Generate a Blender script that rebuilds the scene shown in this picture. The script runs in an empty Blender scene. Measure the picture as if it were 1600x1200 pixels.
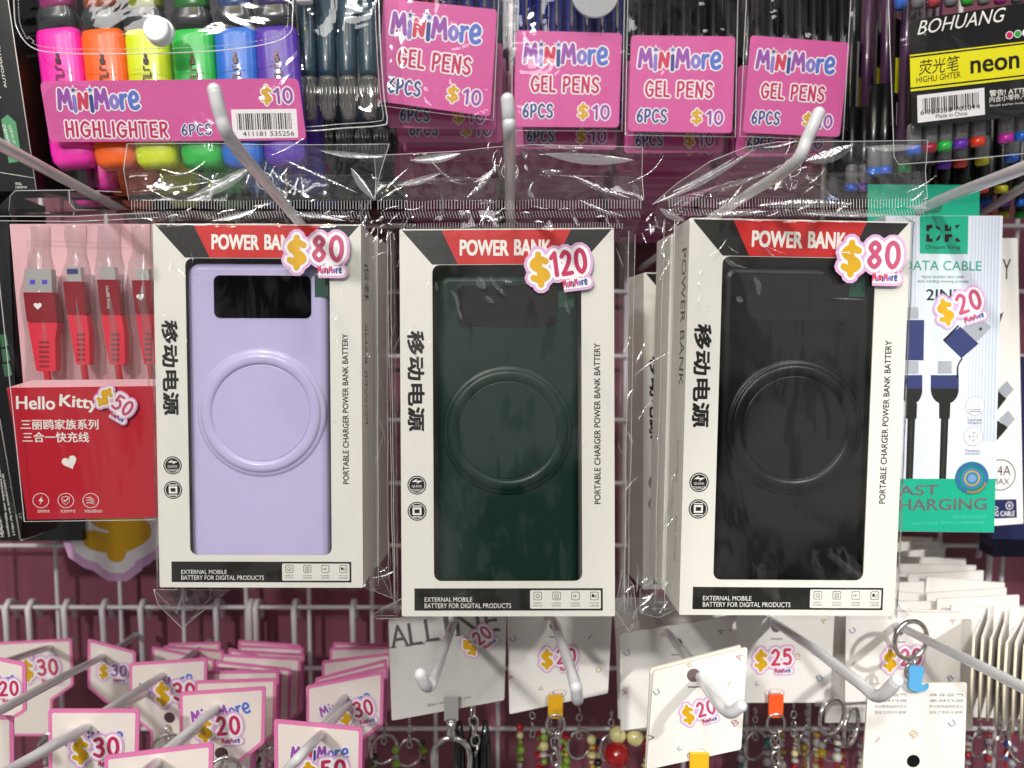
import bpy, math, random
import numpy as np
from mathutils import Vector, Matrix, noise
random.seed(7)
S = bpy.context.scene
COL = S.collection
PI = math.pi

# ------------------------------------------------------------------ camera
F = 1202.0                      # focal length in photo pixels (1600 wide)
PITCH = math.radians(-4.0)
cam = bpy.data.objects.new('camera', bpy.data.cameras.new('camera'))
COL.objects.link(cam)
cam.data.sensor_width = 36
cam.data.lens = 36 * F / 1600
cam.data.clip_start = 0.01
cam.data.clip_end = 50
cam.rotation_euler = (PI / 2 + PITCH, 0, 0)
cam.data.dof.use_dof = True
cam.data.dof.focus_distance = 0.345
cam.data.dof.aperture_fstop = 9.5
S.camera = cam

# ------------------------------------------------------------------ light
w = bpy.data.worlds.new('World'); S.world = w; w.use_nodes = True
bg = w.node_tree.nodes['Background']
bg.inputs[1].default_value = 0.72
wt = w.node_tree; wc = wt.nodes.new('ShaderNodeTexCoord'); wn = wt.nodes.new('ShaderNodeTexNoise'); wr = wt.nodes.new('ShaderNodeValToRGB')  # blotchy surroundings made up to give film and plastic something to reflect
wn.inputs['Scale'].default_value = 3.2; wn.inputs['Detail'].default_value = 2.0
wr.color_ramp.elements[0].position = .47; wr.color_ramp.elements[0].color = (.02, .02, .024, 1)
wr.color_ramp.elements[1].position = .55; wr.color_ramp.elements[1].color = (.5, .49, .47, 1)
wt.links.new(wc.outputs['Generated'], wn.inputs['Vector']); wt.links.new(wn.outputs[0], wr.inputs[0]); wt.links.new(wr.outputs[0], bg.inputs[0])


def lamp(name, kind, loc, target, power, size=0.1, col=(1, 1, 1), spot=None, blend=0.5):
    l = bpy.data.lights.new(name, kind)
    l.energy = power; l.color = col
    if kind == 'AREA':
        l.shape = 'RECTANGLE'; l.size = size[0]; l.size_y = size[1]
    else:
        l.shadow_soft_size = size
    if kind == 'SPOT':
        l.spot_size = math.radians(spot); l.spot_blend = blend
    o = bpy.data.objects.new(name, l); COL.objects.link(o)
    o.location = loc
    o.rotation_euler = (Vector(target) - Vector(loc)).to_track_quat('-Z', 'Y').to_euler()
    return o


for i, (x, y) in enumerate(((-0.75, -0.55), (-0.1, -0.75), (0.55, -0.45))):
    lamp('ceiling_tube', 'AREA', (x, y, 1.15), (x * .4, 0.38, 0.0), 4.6, (0.14, 1.1), (1, 0.985, 0.955))
lamp('front_fill_light', 'SPOT', (-0.65, -1.45, 0.95), (-.05, 0.4, 0), 76, 0.05, (1, 0.985, 0.96), 60, 0.6)  # added fill lamp from the front, brightens the labels deep in the stacks
lamp('ceiling_spot_right', 'SPOT', (0.62, -0.95, 0.75), (0.235, 0.44, -0.22), 66, 0.022, (1, 0.98, 0.95), 17, 0.7)
lamp('ceiling_spot_top', 'SPOT', (-0.15, -1.0, 1.15), (0.0, 0.42, 0.10), 11, 0.03, (1, 0.97, 0.93), 36, 0.7)
lamp('warm_lamp', 'SPOT', (-0.55, -0.6, 1.3), (0.0, 0.4, 0.05), 9, 0.014, (1, 0.74, 0.2), 50, 0.7)
S.view_settings.view_transform = 'Standard'
S.view_settings.look = 'None'
S.view_settings.exposure = 0.2
S.view_settings.gamma = 1.0
S.cycles.transparent_max_bounces = 40
S.cycles.max_bounces = 8
S.cycles.use_denoising = True


# ------------------------------------------------------------------ materials
def hx(h):
    h = h.lstrip('#')
    c = [int(h[i:i + 2], 16) / 255 for i in (0, 2, 4)]
    return tuple(x / 12.92 if x <= .04045 else ((x + .055) / 1.055) ** 2.4 for x in c)


MATS = {}


def mat(name, col='#ffffff', rough=0.5, metal=0.0, coat=0.0, grain=0.06, gscale=60, bump=0.0, bscale=300, spec=0.5, trans=0.0, sub=0.0):
    if name in MATS: return MATS[name]
    m = bpy.data.materials.new(name); m.use_nodes = True
    nt = m.node_tree; b = nt.nodes['Principled BSDF']
    c = hx(col) if isinstance(col, str) else col
    b.inputs['Base Color'].default_value = (*c, 1)
    b.inputs['Roughness'].default_value = rough
    b.inputs['Metallic'].default_value = metal
    b.inputs['Coat Weight'].default_value = coat
    b.inputs['Coat Roughness'].default_value = 0.08
    b.inputs['Specular IOR Level'].default_value = spec
    b.inputs['Transmission Weight'].default_value = trans
    tc = nt.nodes.new('ShaderNodeTexCoord')
    if grain:
        n = nt.nodes.new('ShaderNodeTexNoise'); n.inputs['Scale'].default_value = gscale; n.inputs['Detail'].default_value = 6
        nt.links.new(tc.outputs['Object'], n.inputs['Vector'])
        mr = nt.nodes.new('ShaderNodeMapRange')
        mr.inputs[3].default_value = 1 - grain; mr.inputs[4].default_value = 1 + grain
        nt.links.new(n.outputs[0], mr.inputs[0])
        mx = nt.nodes.new('ShaderNodeVectorMath'); mx.operation = 'SCALE'
        mx.inputs[0].default_value = c
        nt.links.new(mr.outputs[0], mx.inputs[3])
        nt.links.new(mx.outputs[0], b.inputs['Base Color'])
        mr2 = nt.nodes.new('ShaderNodeMapRange')
        mr2.inputs[3].default_value = max(0, rough - .06); mr2.inputs[4].default_value = min(1, rough + .06)
        nt.links.new(n.outputs[0], mr2.inputs[0]); nt.links.new(mr2.outputs[0], b.inputs['Roughness'])
    if bump:
        n2 = nt.nodes.new('ShaderNodeTexNoise'); n2.inputs['Scale'].default_value = bscale; n2.inputs['Detail'].default_value = 3
        nt.links.new(tc.outputs['Object'], n2.inputs['Vector'])
        bp = nt.nodes.new('ShaderNodeBump'); bp.inputs['Strength'].default_value = bump; bp.inputs['Distance'].default_value = 0.0005
        nt.links.new(n2.outputs[0], bp.inputs['Height']); nt.links.new(bp.outputs[0], b.inputs['Normal'])
    MATS[name] = m
    return m


def film_mat(name, tint=0.97, base=0.02, rough=0.06, bump=0.6, scale=(60, 60, 14), milk=0.0, fres=1.0, dist=0.0012):
    """thin clear plastic film: see-through, with a Fresnel reflection and wrinkles"""
    if name in MATS: return MATS[name]
    m = bpy.data.materials.new(name); m.use_nodes = True
    nt = m.node_tree; nt.nodes.clear()
    N = nt.nodes.new
    out = N('ShaderNodeOutputMaterial'); tr = N('ShaderNodeBsdfTransparent'); gl = N('ShaderNodeBsdfGlossy')
    tr.inputs[0].default_value = (tint, tint, tint, 1)
    gl.inputs['Roughness'].default_value = rough
    tc = N('ShaderNodeTexCoord'); mp = N('ShaderNodeMapping'); mp.inputs['Scale'].default_value = scale
    nz = N('ShaderNodeTexNoise'); nz.inputs['Scale'].default_value = 1.0; nz.inputs['Detail'].default_value = 2; nz.inputs['Distortion'].default_value = 1.2
    bp = N('ShaderNodeBump'); bp.inputs['Strength'].default_value = bump; bp.inputs['Distance'].default_value = dist
    fr = N('ShaderNodeFresnel'); ge = N('ShaderNodeNewGeometry'); ir = N('ShaderNodeMapRange'); ir.inputs[3].default_value = 1.45; ir.inputs[4].default_value = 1 / 1.45
    nt.links.new(ge.outputs['Backfacing'], ir.inputs[0]); nt.links.new(ir.outputs[0], fr.inputs[0])
    ma = N('ShaderNodeMath'); ma.operation = 'MULTIPLY_ADD'; ma.inputs[1].default_value = fres; ma.inputs[2].default_value = base
    ma.use_clamp = True
    mx = N('ShaderNodeMixShader')
    L = nt.links.new
    L(tc.outputs['Object'], mp.inputs[0]); L(mp.outputs[0], nz.inputs['Vector']); L(nz.outputs[0], bp.inputs['Height'])
    L(bp.outputs[0], gl.inputs['Normal']); L(bp.outputs[0], fr.inputs['Normal']); L(fr.outputs[0], ma.inputs[0])
    L(ma.outputs[0], mx.inputs[0]); L(tr.outputs[0], mx.inputs[1]); L(gl.outputs[0], mx.inputs[2])
    last = mx
    if milk:
        df = N('ShaderNodeBsdfDiffuse'); df.inputs[0].default_value = (.85, .86, .88, 1)
        m2 = N('ShaderNodeMixShader'); m2.inputs[0].default_value = milk
        L(mx.outputs[0], m2.inputs[1]); L(df.outputs[0], m2.inputs[2]); last = m2
    L(last.outputs[0], out.inputs[0])
    MATS[name] = m
    return m


M_CARTON = mat('white_carton', '#e6e4dc', .42, coat=.25, grain=.02, gscale=25, bump=.05, bscale=900)
def wear(m, c):
    """scuffs and a slightly uneven board under the print"""
    nt = m.node_tree; b = nt.nodes['Principled BSDF']; L = nt.links.new
    tc = nt.nodes.new('ShaderNodeTexCoord')
    n1 = nt.nodes.new('ShaderNodeTexNoise'); n1.inputs['Scale'].default_value = 240; n1.inputs['Detail'].default_value = 5
    n2 = nt.nodes.new('ShaderNodeTexNoise'); n2.inputs['Scale'].default_value = 34; n2.inputs['Detail'].default_value = 4
    a = nt.nodes.new('ShaderNodeMapRange'); a.inputs[1].default_value = .66; a.inputs[2].default_value = .78; a.inputs[3].default_value = 0; a.inputs[4].default_value = 1
    d = nt.nodes.new('ShaderNodeMapRange'); d.inputs[1].default_value = .52; d.inputs[2].default_value = .7; d.inputs[3].default_value = 0; d.inputs[4].default_value = .5
    mu = nt.nodes.new('ShaderNodeMath'); mu.operation = 'MULTIPLY'
    mx = nt.nodes.new('ShaderNodeMix'); mx.data_type = 'RGBA'; mx.inputs[6].default_value = (*c, 1); mx.inputs[7].default_value = (.33, .29, .22, 1)
    L(tc.outputs['Object'], n1.inputs['Vector']); L(tc.outputs['Object'], n2.inputs['Vector']); L(n1.outputs[0], a.inputs[0]); L(n2.outputs[0], d.inputs[0])
    L(a.outputs[0], mu.inputs[0]); L(d.outputs[0], mu.inputs[1]); L(mu.outputs[0], mx.inputs[0]); L(mx.outputs[2], b.inputs['Base Color'])
    n3 = nt.nodes.new('ShaderNodeTexNoise'); n3.inputs['Scale'].default_value = 26; n3.inputs['Detail'].default_value = 2
    bp = nt.nodes.new('ShaderNodeBump'); bp.inputs['Strength'].default_value = .35; bp.inputs['Distance'].default_value = .0012
    L(tc.outputs['Object'], n3.inputs['Vector']); L(n3.outputs[0], bp.inputs['Height']); L(bp.outputs[0], b.inputs['Normal'])


wear(M_CARTON, hx('#e6e4dc'))
M_CARTONIN = mat('raw_carton_edge', '#cfc8b4', .8)
M_BLACKINK = mat('black_ink', '#1b1b18', .4, coat=.1, grain=.1)
M_REDINK = mat('red_ink', '#cb1c1a', .4, coat=.3, grain=.03)
M_WHITEINK = mat('white_ink', '#f2f0ea', .45)
M_PINKCARD = mat('pink_card', '#d75fa3', .35, coat=.35, grain=.02)
M_PINKEDGE = mat('pink_border', '#e57fb4', .5, grain=.03)
M_CREAM = mat('cream_card', '#eee3dc', .5, grain=.02)
M_CARDWHITE = mat('white_card', '#eeeae4', .5, grain=.02)
M_CREAMEDGE = mat('cream_card_edge', '#e2d9bf', .6, grain=.08, gscale=300)
M_PAINT = mat('white_powder_coat', '#dddde0', .22, coat=.3, grain=.04, bump=.12, bscale=500)
M_GRID = mat('white_grid_paint', '#dcd8da', .35, coat=.2, bump=.1)
M_WALL = mat('pink_wall', '#7c4252', .55, grain=.06, gscale=8, bump=.1, bscale=200)
M_YELLOW = mat('yellow_ink', '#dba808', .45)
M_CRIMSON = mat('crimson_ink', '#c4295e', .45)
M_ROSE = mat('rose_ink', '#c65078', .45)
M_LILAC = mat('lilac_border', '#dcaed8', .45)
M_STICKWHITE = mat('sticker_white', '#f4f0f4', .45)
M_NAVY = mat('navy_ink', '#34478f', .45)
M_PURPLE = mat('purple_ink', '#9a4fae', .45)
M_VIOLET = mat('violet_ink', '#8c7ac8', .45)
M_BLUEINK = mat('blue_ink', '#5b74c9', .45)
M_REDLET = mat('coral_red_ink', '#cf3a5c', .45)
M_CHROME = mat('chrome', '#d8d6d2', .18, metal=1, grain=.03)
M_STEEL = mat('brushed_steel', '#a5a5a8', .3, metal=1)
M_BLACKPL = mat('black_plastic', '#101012', .3, coat=.2)
M_DARKBOX = mat('black_box_card', '#0b0b0e', .35, coat=.3)
M_FILM = film_mat('bag_film', .975, .006, .05, .55, (38, 38, 12), milk=.0)
M_FLAP = film_mat('bag_flap_film', .95, .025, .05, .85, (30, 30, 45), dist=.0016, fres=1.4, milk=.022)
M_SLEEVE = film_mat('pouch_film', .97, .008, .05, .7, (30, 30, 45), dist=.0014)
M_FLAT = film_mat('window_film', .98, .022, .03, .16, (8, 8, 5), dist=.001)
M_EDGE = film_mat('film_cut_edge', .9, .12, .15, .2, milk=.5)
M_SEAL = film_mat('crimped_seal', .9, .08, .25, .4, (400, 400, 100), milk=.62)
M_GLINT = film_mat('glint_film', .92, .16, .10, .35, (220, 220, 220), milk=.05, fres=2.0)  # extra reflective film for crease leaves shaped as lamp glints
M_HAZEFILM = film_mat('glare_film', .90, .12, .16, .3, (60, 60, 60), milk=.16, fres=1.5)  # milky white mixed in stands for soft glare on broad creases
M_PET = film_mat('rigid_clear_plastic', .94, .012, .04, .35, (25, 25, 8), fres=1.3)


# ------------------------------------------------------------------ pixels to places
cP, sP = math.cos(PITCH), math.sin(PITCH)


def ray(px, py):
    x = (px - 800) / F; z = (600 - py) / F
    return Vector((x, cP - sP * z, sP + cP * z))


def P(px, py, Y):
    r = ray(px, py); return r * (Y / r.y)


class Fr:
    """a local frame: x to the right, y into the scene, z up"""
    def __init__(s, o, R):
        s.o = Vector(o); s.R = R
        s.M = Matrix.Translation(s.o) @ R.to_4x4(); s.Y = s.o.y

    def q(s, px, py, h=0.0):
        n = s.R.col[1]; r = ray(px, py)
        t = (s.o - n * h).dot(n) / r.dot(n)
        p = s.R.transposed() @ (r * t - s.o)
        return (p.x, p.z)

    def w(s, x, y, z): return s.M @ Vector((x, y, z))


def rot(yaw=0, pitch=0, roll=0):
    return (Matrix.Rotation(math.radians(yaw), 3, 'Z') @ Matrix.Rotation(math.radians(pitch), 3, 'X') @ Matrix.Rotation(math.radians(roll), 3, 'Y'))


def frame(px, py, Y, yaw=0, pitch=0, roll=0): return Fr(P(px, py, Y), rot(yaw, pitch, roll))


def fit(c, Y, reg=0.02):
    """rigid rectangle whose corners TL TR BR BL fall on the given points; returns frame at bottom centre, W, H"""
    mpp = Y / F
    W = abs(c[1][0] - c[0][0]) * mpp; H = abs(c[3][1] - c[0][1]) * mpp
    p0 = P((c[2][0] + c[3][0]) / 2, (c[2][1] + c[3][1]) / 2, Y)
    v = np.array([p0.x, p0.z, 0, 0, 0, W, H], float)
    tgt = np.array([k for p in c for k in p], float)

    def proj(v):
        R = rot(v[2] * 57.3, v[3] * 57.3, v[4] * 57.3); out = []
        for x, z in ((-.5, 1), (.5, 1), (.5, 0), (-.5, 0)):
            p = R @ Vector((x * v[5], 0, z * v[6])) + Vector((v[0], Y, v[1]))
            f = p.y * cP + p.z * sP; u = -p.y * sP + p.z * cP
            out += [800 + F * p.x / f, 600 - F * u / f]
        return np.array(out)
    sc = np.array([.1, .1, 1, 1, 1, .1, .1])
    for _ in range(12):
        r = tgt - proj(v); J = []
        for k in range(7):
            d = v.copy(); d[k] += 1e-5 * sc[k]; J.append((proj(d) - proj(v)) / 1e-5)
        J = np.array(J).T
        R2 = np.diag([0, 0, 1, 1, .0, 0, 0]) * reg * 1e4 * 4
        dv = np.linalg.solve(J.T @ J + R2 + np.eye(7) * 1e-3, J.T @ r - R2 @ (v / sc))
        v = v + dv * sc
    return Fr((v[0], Y, v[1]), rot(v[2] * 57.3, v[3] * 57.3, v[4] * 57.3)), v[5], v[6]


# ------------------------------------------------------------------ mesh building
class MB:
    def __init__(s): s.v = []; s.f = []; s.m = []; s.mats = []; s.sm = []

    def mi(s, m):
        if m not in s.mats: s.mats.append(m)
        return s.mats.index(m)

    def add(s, vs, fs, m, smooth=False):
        b = len(s.v); k = s.mi(m)
        s.v += [tuple(p) for p in vs]
        for f in fs:
            s.f.append([b + i for i in f]); s.m.append(k); s.sm.append(smooth)
        return s

    def build(s, name, parent=None, M=None, **props):
        me = bpy.data.meshes.new(name); me.from_pydata(s.v, [], s.f)
        for m in s.mats: me.materials.append(m)
        me.polygons.foreach_set('material_index', s.m); me.polygons.foreach_set('use_smooth', s.sm)
        me.update()
        o = bpy.data.objects.new(name, me); COL.objects.link(o)
        if parent: o.parent = parent
        if M is not None: o.matrix_world = M
        for k, v in props.items(): o[k] = v
        return o

    # --- shapes in local coordinates
    def box(s, x0, x1, y0, y1, z0, z1, m):
        vs = [(x, y, z) for x in (x0, x1) for y in (y0, y1) for z in (z0, z1)]
        return s.add(vs, [(0, 1, 3, 2), (4, 6, 7, 5), (0, 4, 5, 1), (2, 3, 7, 6), (0, 2, 6, 4), (1, 5, 7, 3)], m)

    def poly(s, pts, h, m, t=0.0, m2=None):
        """flat shape standing h proud of the local plane (towards the viewer), thickness t"""
        n = len(pts)
        a = sum(pts[i][0] * pts[(i + 1) % n][1] - pts[(i + 1) % n][0] * pts[i][1] for i in range(n))
        if a < 0: pts = pts[::-1]
        s.add([(x, -h, z) for x, z in pts], [tuple(range(n))], m)
        if t:
            vs = [(x, -h, z) for x, z in pts] + [(x, -h + t, z) for x, z in pts]
            s.add(vs, [(i, i + n, (i + 1) % n + n, (i + 1) % n) for i in range(n)], m2 or m)
            s.add([(x, -h + t, z) for x, z in pts], [tuple(range(n))[::-1]], m)
        return s

    def disc(s, c, r, h, m, n=20, rz=None, t=0.0):
        rz = rz or r
        return s.poly([(c[0] + r * math.cos(2 * PI * i / n), c[1] + rz * math.sin(2 * PI * i / n)) for i in range(n)], h, m, t)

    def ringf(s, c, r, r2, h, m, n=28, k=1.0):
        vs = []
        for i in range(n):
            a = 2 * PI * i / n
            vs += [(c[0] + r * math.cos(a), -h, c[1] + k * r * math.sin(a)), (c[0] + r2 * math.cos(a), -h, c[1] + k * r2 * math.sin(a))]
        return s.add(vs, [(2 * i, 2 * i + 1, (2 * i + 3) % (2 * n), (2 * i + 2) % (2 * n)) for i in range(n)], m)

    def tube(s, pts, r, m, n=10, caps=True, radii=None):
        pts = [Vector(p) for p in pts]; k = len(pts); vs = []; fs = []
        up = None
        for i, p in enumerate(pts):
            d = (pts[min(i + 1, k - 1)] - pts[max(i - 1, 0)]).normalized()
            if up is None: up = d.orthogonal().normalized()
            up = (up - d * up.dot(d)).normalized(); sd = d.cross(up)
            rr = radii[i] if radii else r
            for j in range(n):
                a = 2 * PI * j / n
                vs.append(p + (up * math.cos(a) + sd * math.sin(a)) * rr)
        for i in range(k - 1):
            for j in range(n):
                fs.append((i * n + j, i * n + (j + 1) % n, (i + 1) * n + (j + 1) % n, (i + 1) * n + j))
        if caps: fs += [tuple(range(n))[::-1], tuple((k - 1) * n + j for j in range(n))]
        return s.add(vs, fs, m, True)

    def sphere(s, c, r, m, n=12, k=8, sc=(1, 1, 1)):
        vs = [(c[0], c[1], c[2] + r * sc[2])]; fs = []
        for i in range(1, k):
            a = PI * i / k
            for j in range(n):
                b = 2 * PI * j / n
                vs.append((c[0] + r * sc[0] * math.sin(a) * math.cos(b), c[1] + r * sc[1] * math.sin(a) * math.sin(b), c[2] + r * sc[2] * math.cos(a)))
        vs.append((c[0], c[1], c[2] - r * sc[2]))
        for j in range(n): fs.append((0, 1 + j, 1 + (j + 1) % n))
        for i in range(k - 2):
            for j in range(n):
                a0 = 1 + i * n
                fs.append((a0 + j, a0 + n + j, a0 + n + (j + 1) % n, a0 + (j + 1) % n))
        e = len(vs) - 1; a0 = 1 + (k - 2) * n
        for j in range(n): fs.append((e, a0 + (j + 1) % n, a0 + j))
        return s.add(vs, fs, m, True)

    def torus(s, c, R, r, m, ax='Y', n=24, k=8, sz=1.0, ry=0.0):
        """ring in the local xz plane (ax Y) or yz plane (ax X); sz stretches along z"""
        vs = []; fs = []
        for i in range(n):
            a = 2 * PI * i / n
            for j in range(k):
                b = 2 * PI * j / k; q = R + r * math.cos(b)
                x, z, y = q * math.cos(a), R * (sz - 1) * (1 if math.sin(a) > 0 else -1) * min(1, abs(math.sin(a)) * 2) + q * math.sin(a), r * math.sin(b)
                x, y = x * math.cos(ry) - y * math.sin(ry), x * math.sin(ry) + y * math.cos(ry)
                if ax == 'X': x, y = y, x
                if ax == 'Z': y, z = z, y
                vs.append((c[0] + x, c[1] + y, c[2] + z))
        for i in range(n):
            for j in range(k):
                fs.append((i * k + j, ((i + 1) % n) * k + j, ((i + 1) % n) * k + (j + 1) % k, i * k + (j + 1) % k))
        return s.add(vs, fs, m, True)


def rrect(x0, x1, z0, z1, r, n=5):
    pts = []
    for cx, cz, a0 in ((x1 - r, z1 - r, 0), (x0 + r, z1 - r, 90), (x0 + r, z0 + r, 180), (x1 - r, z0 + r, 270)):
        for i in range(n + 1):
            a = math.radians(a0 + 90 * i / n); pts.append((cx + r * math.cos(a), cz + r * math.sin(a)))
    return pts


def rounded(poly, r, n=4):
    """round the corners of any convex-ish polygon"""
    out = []; k = len(poly)
    for i in range(k):
        p = Vector(poly[i]); a = Vector(poly[i - 1]); b = Vector(poly[(i + 1) % k])
        da = (a - p); db = (b - p); ra = min(r, da.length * .45); rb = min(r, db.length * .45)
        A = p + da.normalized() * ra; B = p + db.normalized() * rb
        for j in range(n + 1):
            t = j / n; out.append(tuple(A * (1 - t) ** 2 + p * 2 * t * (1 - t) + B * t * t))
    return out


def inset(poly, d):
    c = Vector((sum(p[0] for p in poly) / len(poly), sum(p[1] for p in poly) / len(poly)))
    out = []; n = len(poly)
    ar = sum(poly[i][0] * poly[(i + 1) % n][1] - poly[(i + 1) % n][0] * poly[i][1] for i in range(n))
    for i in range(n):
        p = Vector(poly[i]); a = (p - Vector(poly[i - 1])).normalized(); b = (Vector(poly[(i + 1) % n]) - p).normalized()
        na = Vector((-a.y, a.x)); nb = Vector((-b.y, b.x)); m = na + nb
        if ar < 0: m = -m
        k = max(.35, m.length_squared / 2)
        out.append(tuple(p + m * (d / k / 1.0) * .5 * 1.0 if False else p + m * (d / max(.5, m.length_squared / 2)) ))
    return out


def pmap(fr, A, B, hpx):
    """affine map: x 0..1 from pixel A to pixel B along the frame's plane, y in units of hpx pixels"""
    a = Vector(fr.q(*A)); b = Vector(fr.q(*B)); ex = b - a
    up = Vector((-ex.y, ex.x)).normalized(); hh = hpx * fr.Y / F
    return (a, ex, up * hh, hh)


_txt = {}


def txt2d(body, off=0.0):
    key = (body, off)
    if key not in _txt:
        c = bpy.data.curves.new('t', 'FONT'); c.body = body; c.size = 1; c.offset = off; c.resolution_u = 3
        o = bpy.data.objects.new('t', c); me = bpy.data.meshes.new_from_object(o)
        vs = [(v.co.x, v.co.y) for v in me.vertices]; fs = [tuple(p.vertices) for p in me.polygons]
        bpy.data.objects.remove(o); bpy.data.curves.remove(c); bpy.data.meshes.remove(me)
        xs = [v[0] for v in vs]; ys = [v[1] for v in vs]
        x0, x1, y0, y1 = min(xs), max(xs), min(ys), max(ys)
        vs = [((x - x0) / (x1 - x0), (y - y0) / (y1 - y0)) for x, y in vs]
        _txt[key] = (vs, fs)
    return _txt[key]


def text(mb, fr, body, A, B, hpx, m, h=6e-5, off=0.0, slant=0.0):
    """print a line of type: A, B = ends of its foot, hpx = its height"""
    vs, fs = txt2d(body, 0.0); a, ex, ez, hh = pmap(fr, A, B, hpx)
    sl = ex.normalized() * hh * slant; o_ = abs(hh) * off
    for k, (dx, dy) in enumerate(((-1, -1), (1, -1), (1, 1), (-1, 1)) if off > 0 else ((0, 0),)):
        d_ = ex.normalized() * dx * o_ + ez.normalized() * dy * o_ * .6
        out = [a + ex * x + ez * y + sl * y + d_ for x, y in vs]
        mb.add([(p.x, -h - k * 8e-6, p.y) for p in out], fs, m)


def cr(pts, n=4, closed=False):
    """smooth curve through points"""
    k = len(pts); out = []
    g = lambda i: Vector(pts[i % k]) if closed else Vector(pts[max(0, min(k - 1, i))])
    for i in range(k if closed else k - 1):
        p0, p1, p2, p3 = g(i - 1), g(i), g(i + 1), g(i + 2)
        for j in range(n):
            t = j / n
            out.append(0.5 * ((2 * p1) + (p2 - p0) * t + (2 * p0 - 5 * p1 + 4 * p2 - p3) * t * t + (3 * p1 - p0 - 3 * p2 + p3) * t ** 3))
    out.append(g(0) if closed else g(k - 1))
    return out


C = 'c'
GL = {
 'G': (.66, [[C, (.6, .83), (.35, 1), (.08, .75), (.03, .35), (.28, 0), (.58, .12), (.63, .43)], [(.38, .43), (.66, .43)]]),
 'E': (.5, [[(.5, 1), (.05, .98), (.05, .02), (.5, 0)], [(.05, .52), (.42, .52)]]),
 'L': (.46, [[(.06, 1), (.05, .02), (.46, 0)]]),
 'P': (.5, [[(.05, 0), (.06, .97)], [C, (.06, .97), (.42, .96), (.5, .68), (.32, .45), (.06, .44)]]),
 'N': (.56, [[(.04, 0), (.07, 1), (.5, 0), (.54, 1)]]),
 'S': (.5, [[C, (.5, .86), (.3, 1), (.07, .82), (.14, .58), (.42, .42), (.48, .16), (.25, 0), (.02, .14)]]),
 'C': (.56, [[C, (.55, .84), (.33, 1), (.08, .75), (.04, .32), (.27, 0), (.55, .15)]]),
 '6': (.48, [[C, (.4, 1), (.13, .66), (.04, .28), (.2, .01), (.44, .14), (.42, .42), (.2, .5), (.06, .34)]]),
 '1': (.28, [[(.03, .8), (.25, 1), (.25, 0)]]),
 '0': (.52, [['o', (.26, 1), (.05, .8), (.03, .3), (.26, 0), (.49, .3), (.47, .8)]]),
 '2': (.52, [[C, (.04, .8), (.25, 1), (.47, .8), (.36, .45), (.04, .02)], [(.04, .0), (.52, .02)]]),
 '3': (.5, [[C, (.05, .9), (.3, 1), (.46, .78), (.34, .57), (.18, .54)], [C, (.18, .54), (.42, .47), (.49, .22), (.28, 0), (.02, .12)]]),
 '5': (.5, [[(.46, 1), (.1, 1), (.07, .58)], [C, (.07, .56), (.32, .64), (.5, .35), (.35, .03), (.03, .08)]]),
 '8': (.5, [['o', (.27, 1), (.07, .8), (.24, .55), (.48, .26), (.26, 0), (.03, .24), (.27, .53), (.46, .8)]]),
 '$': (.56, [[C, (.53, .8), (.28, .93), (.06, .75), (.16, .56), (.42, .44), (.52, .22), (.28, .07), (.03, .2)], [(.29, 1.1), (.27, -.1)]]),
 'H': (.52, [[(.05, 0), (.05, 1)], [(.5, 0), (.5, 1)], [(.05, .5), (.5, .5)]]),
 'I': (.1, [[(.05, 0), (.05, 1)]]),
 'T': (.56, [[(0, 1), (.56, 1)], [(.28, 1), (.28, 0)]]),
 'R': (.52, [[(.05, 0), (.06, .97)], [C, (.06, .97), (.42, .96), (.5, .72), (.32, .5), (.06, .47)], [(.24, .46), (.52, 0)]]),
 'M': (.74, [[(.03, .02), (.13, .95), (.37, .35), (.6, .95), (.72, .02)]]),
 'n': (.56, [[(.04, 0), (.1, .75), (.45, .05), (.52, .75)]]),
 'i': (.1, [[(.05, -.12), (.05, .62)]]),
 'o': (.44, [['o', (.22, .62), (.05, .45), (.05, .2), (.22, .04), (.4, .2), (.4, .46)]]),
 'r': (.34, [[(.05, 0), (.05, .66)], [C, (.05, .4), (.15, .6), (.33, .66)]]),
 'e': (.52, [[C, (.1, .34), (.45, .42), (.47, .68), (.25, .8), (.05, .5), (.12, .08), (.35, .0), (.52, .1)]]),
 ' ': (.22, []),
}
LOGO_COL = None


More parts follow.
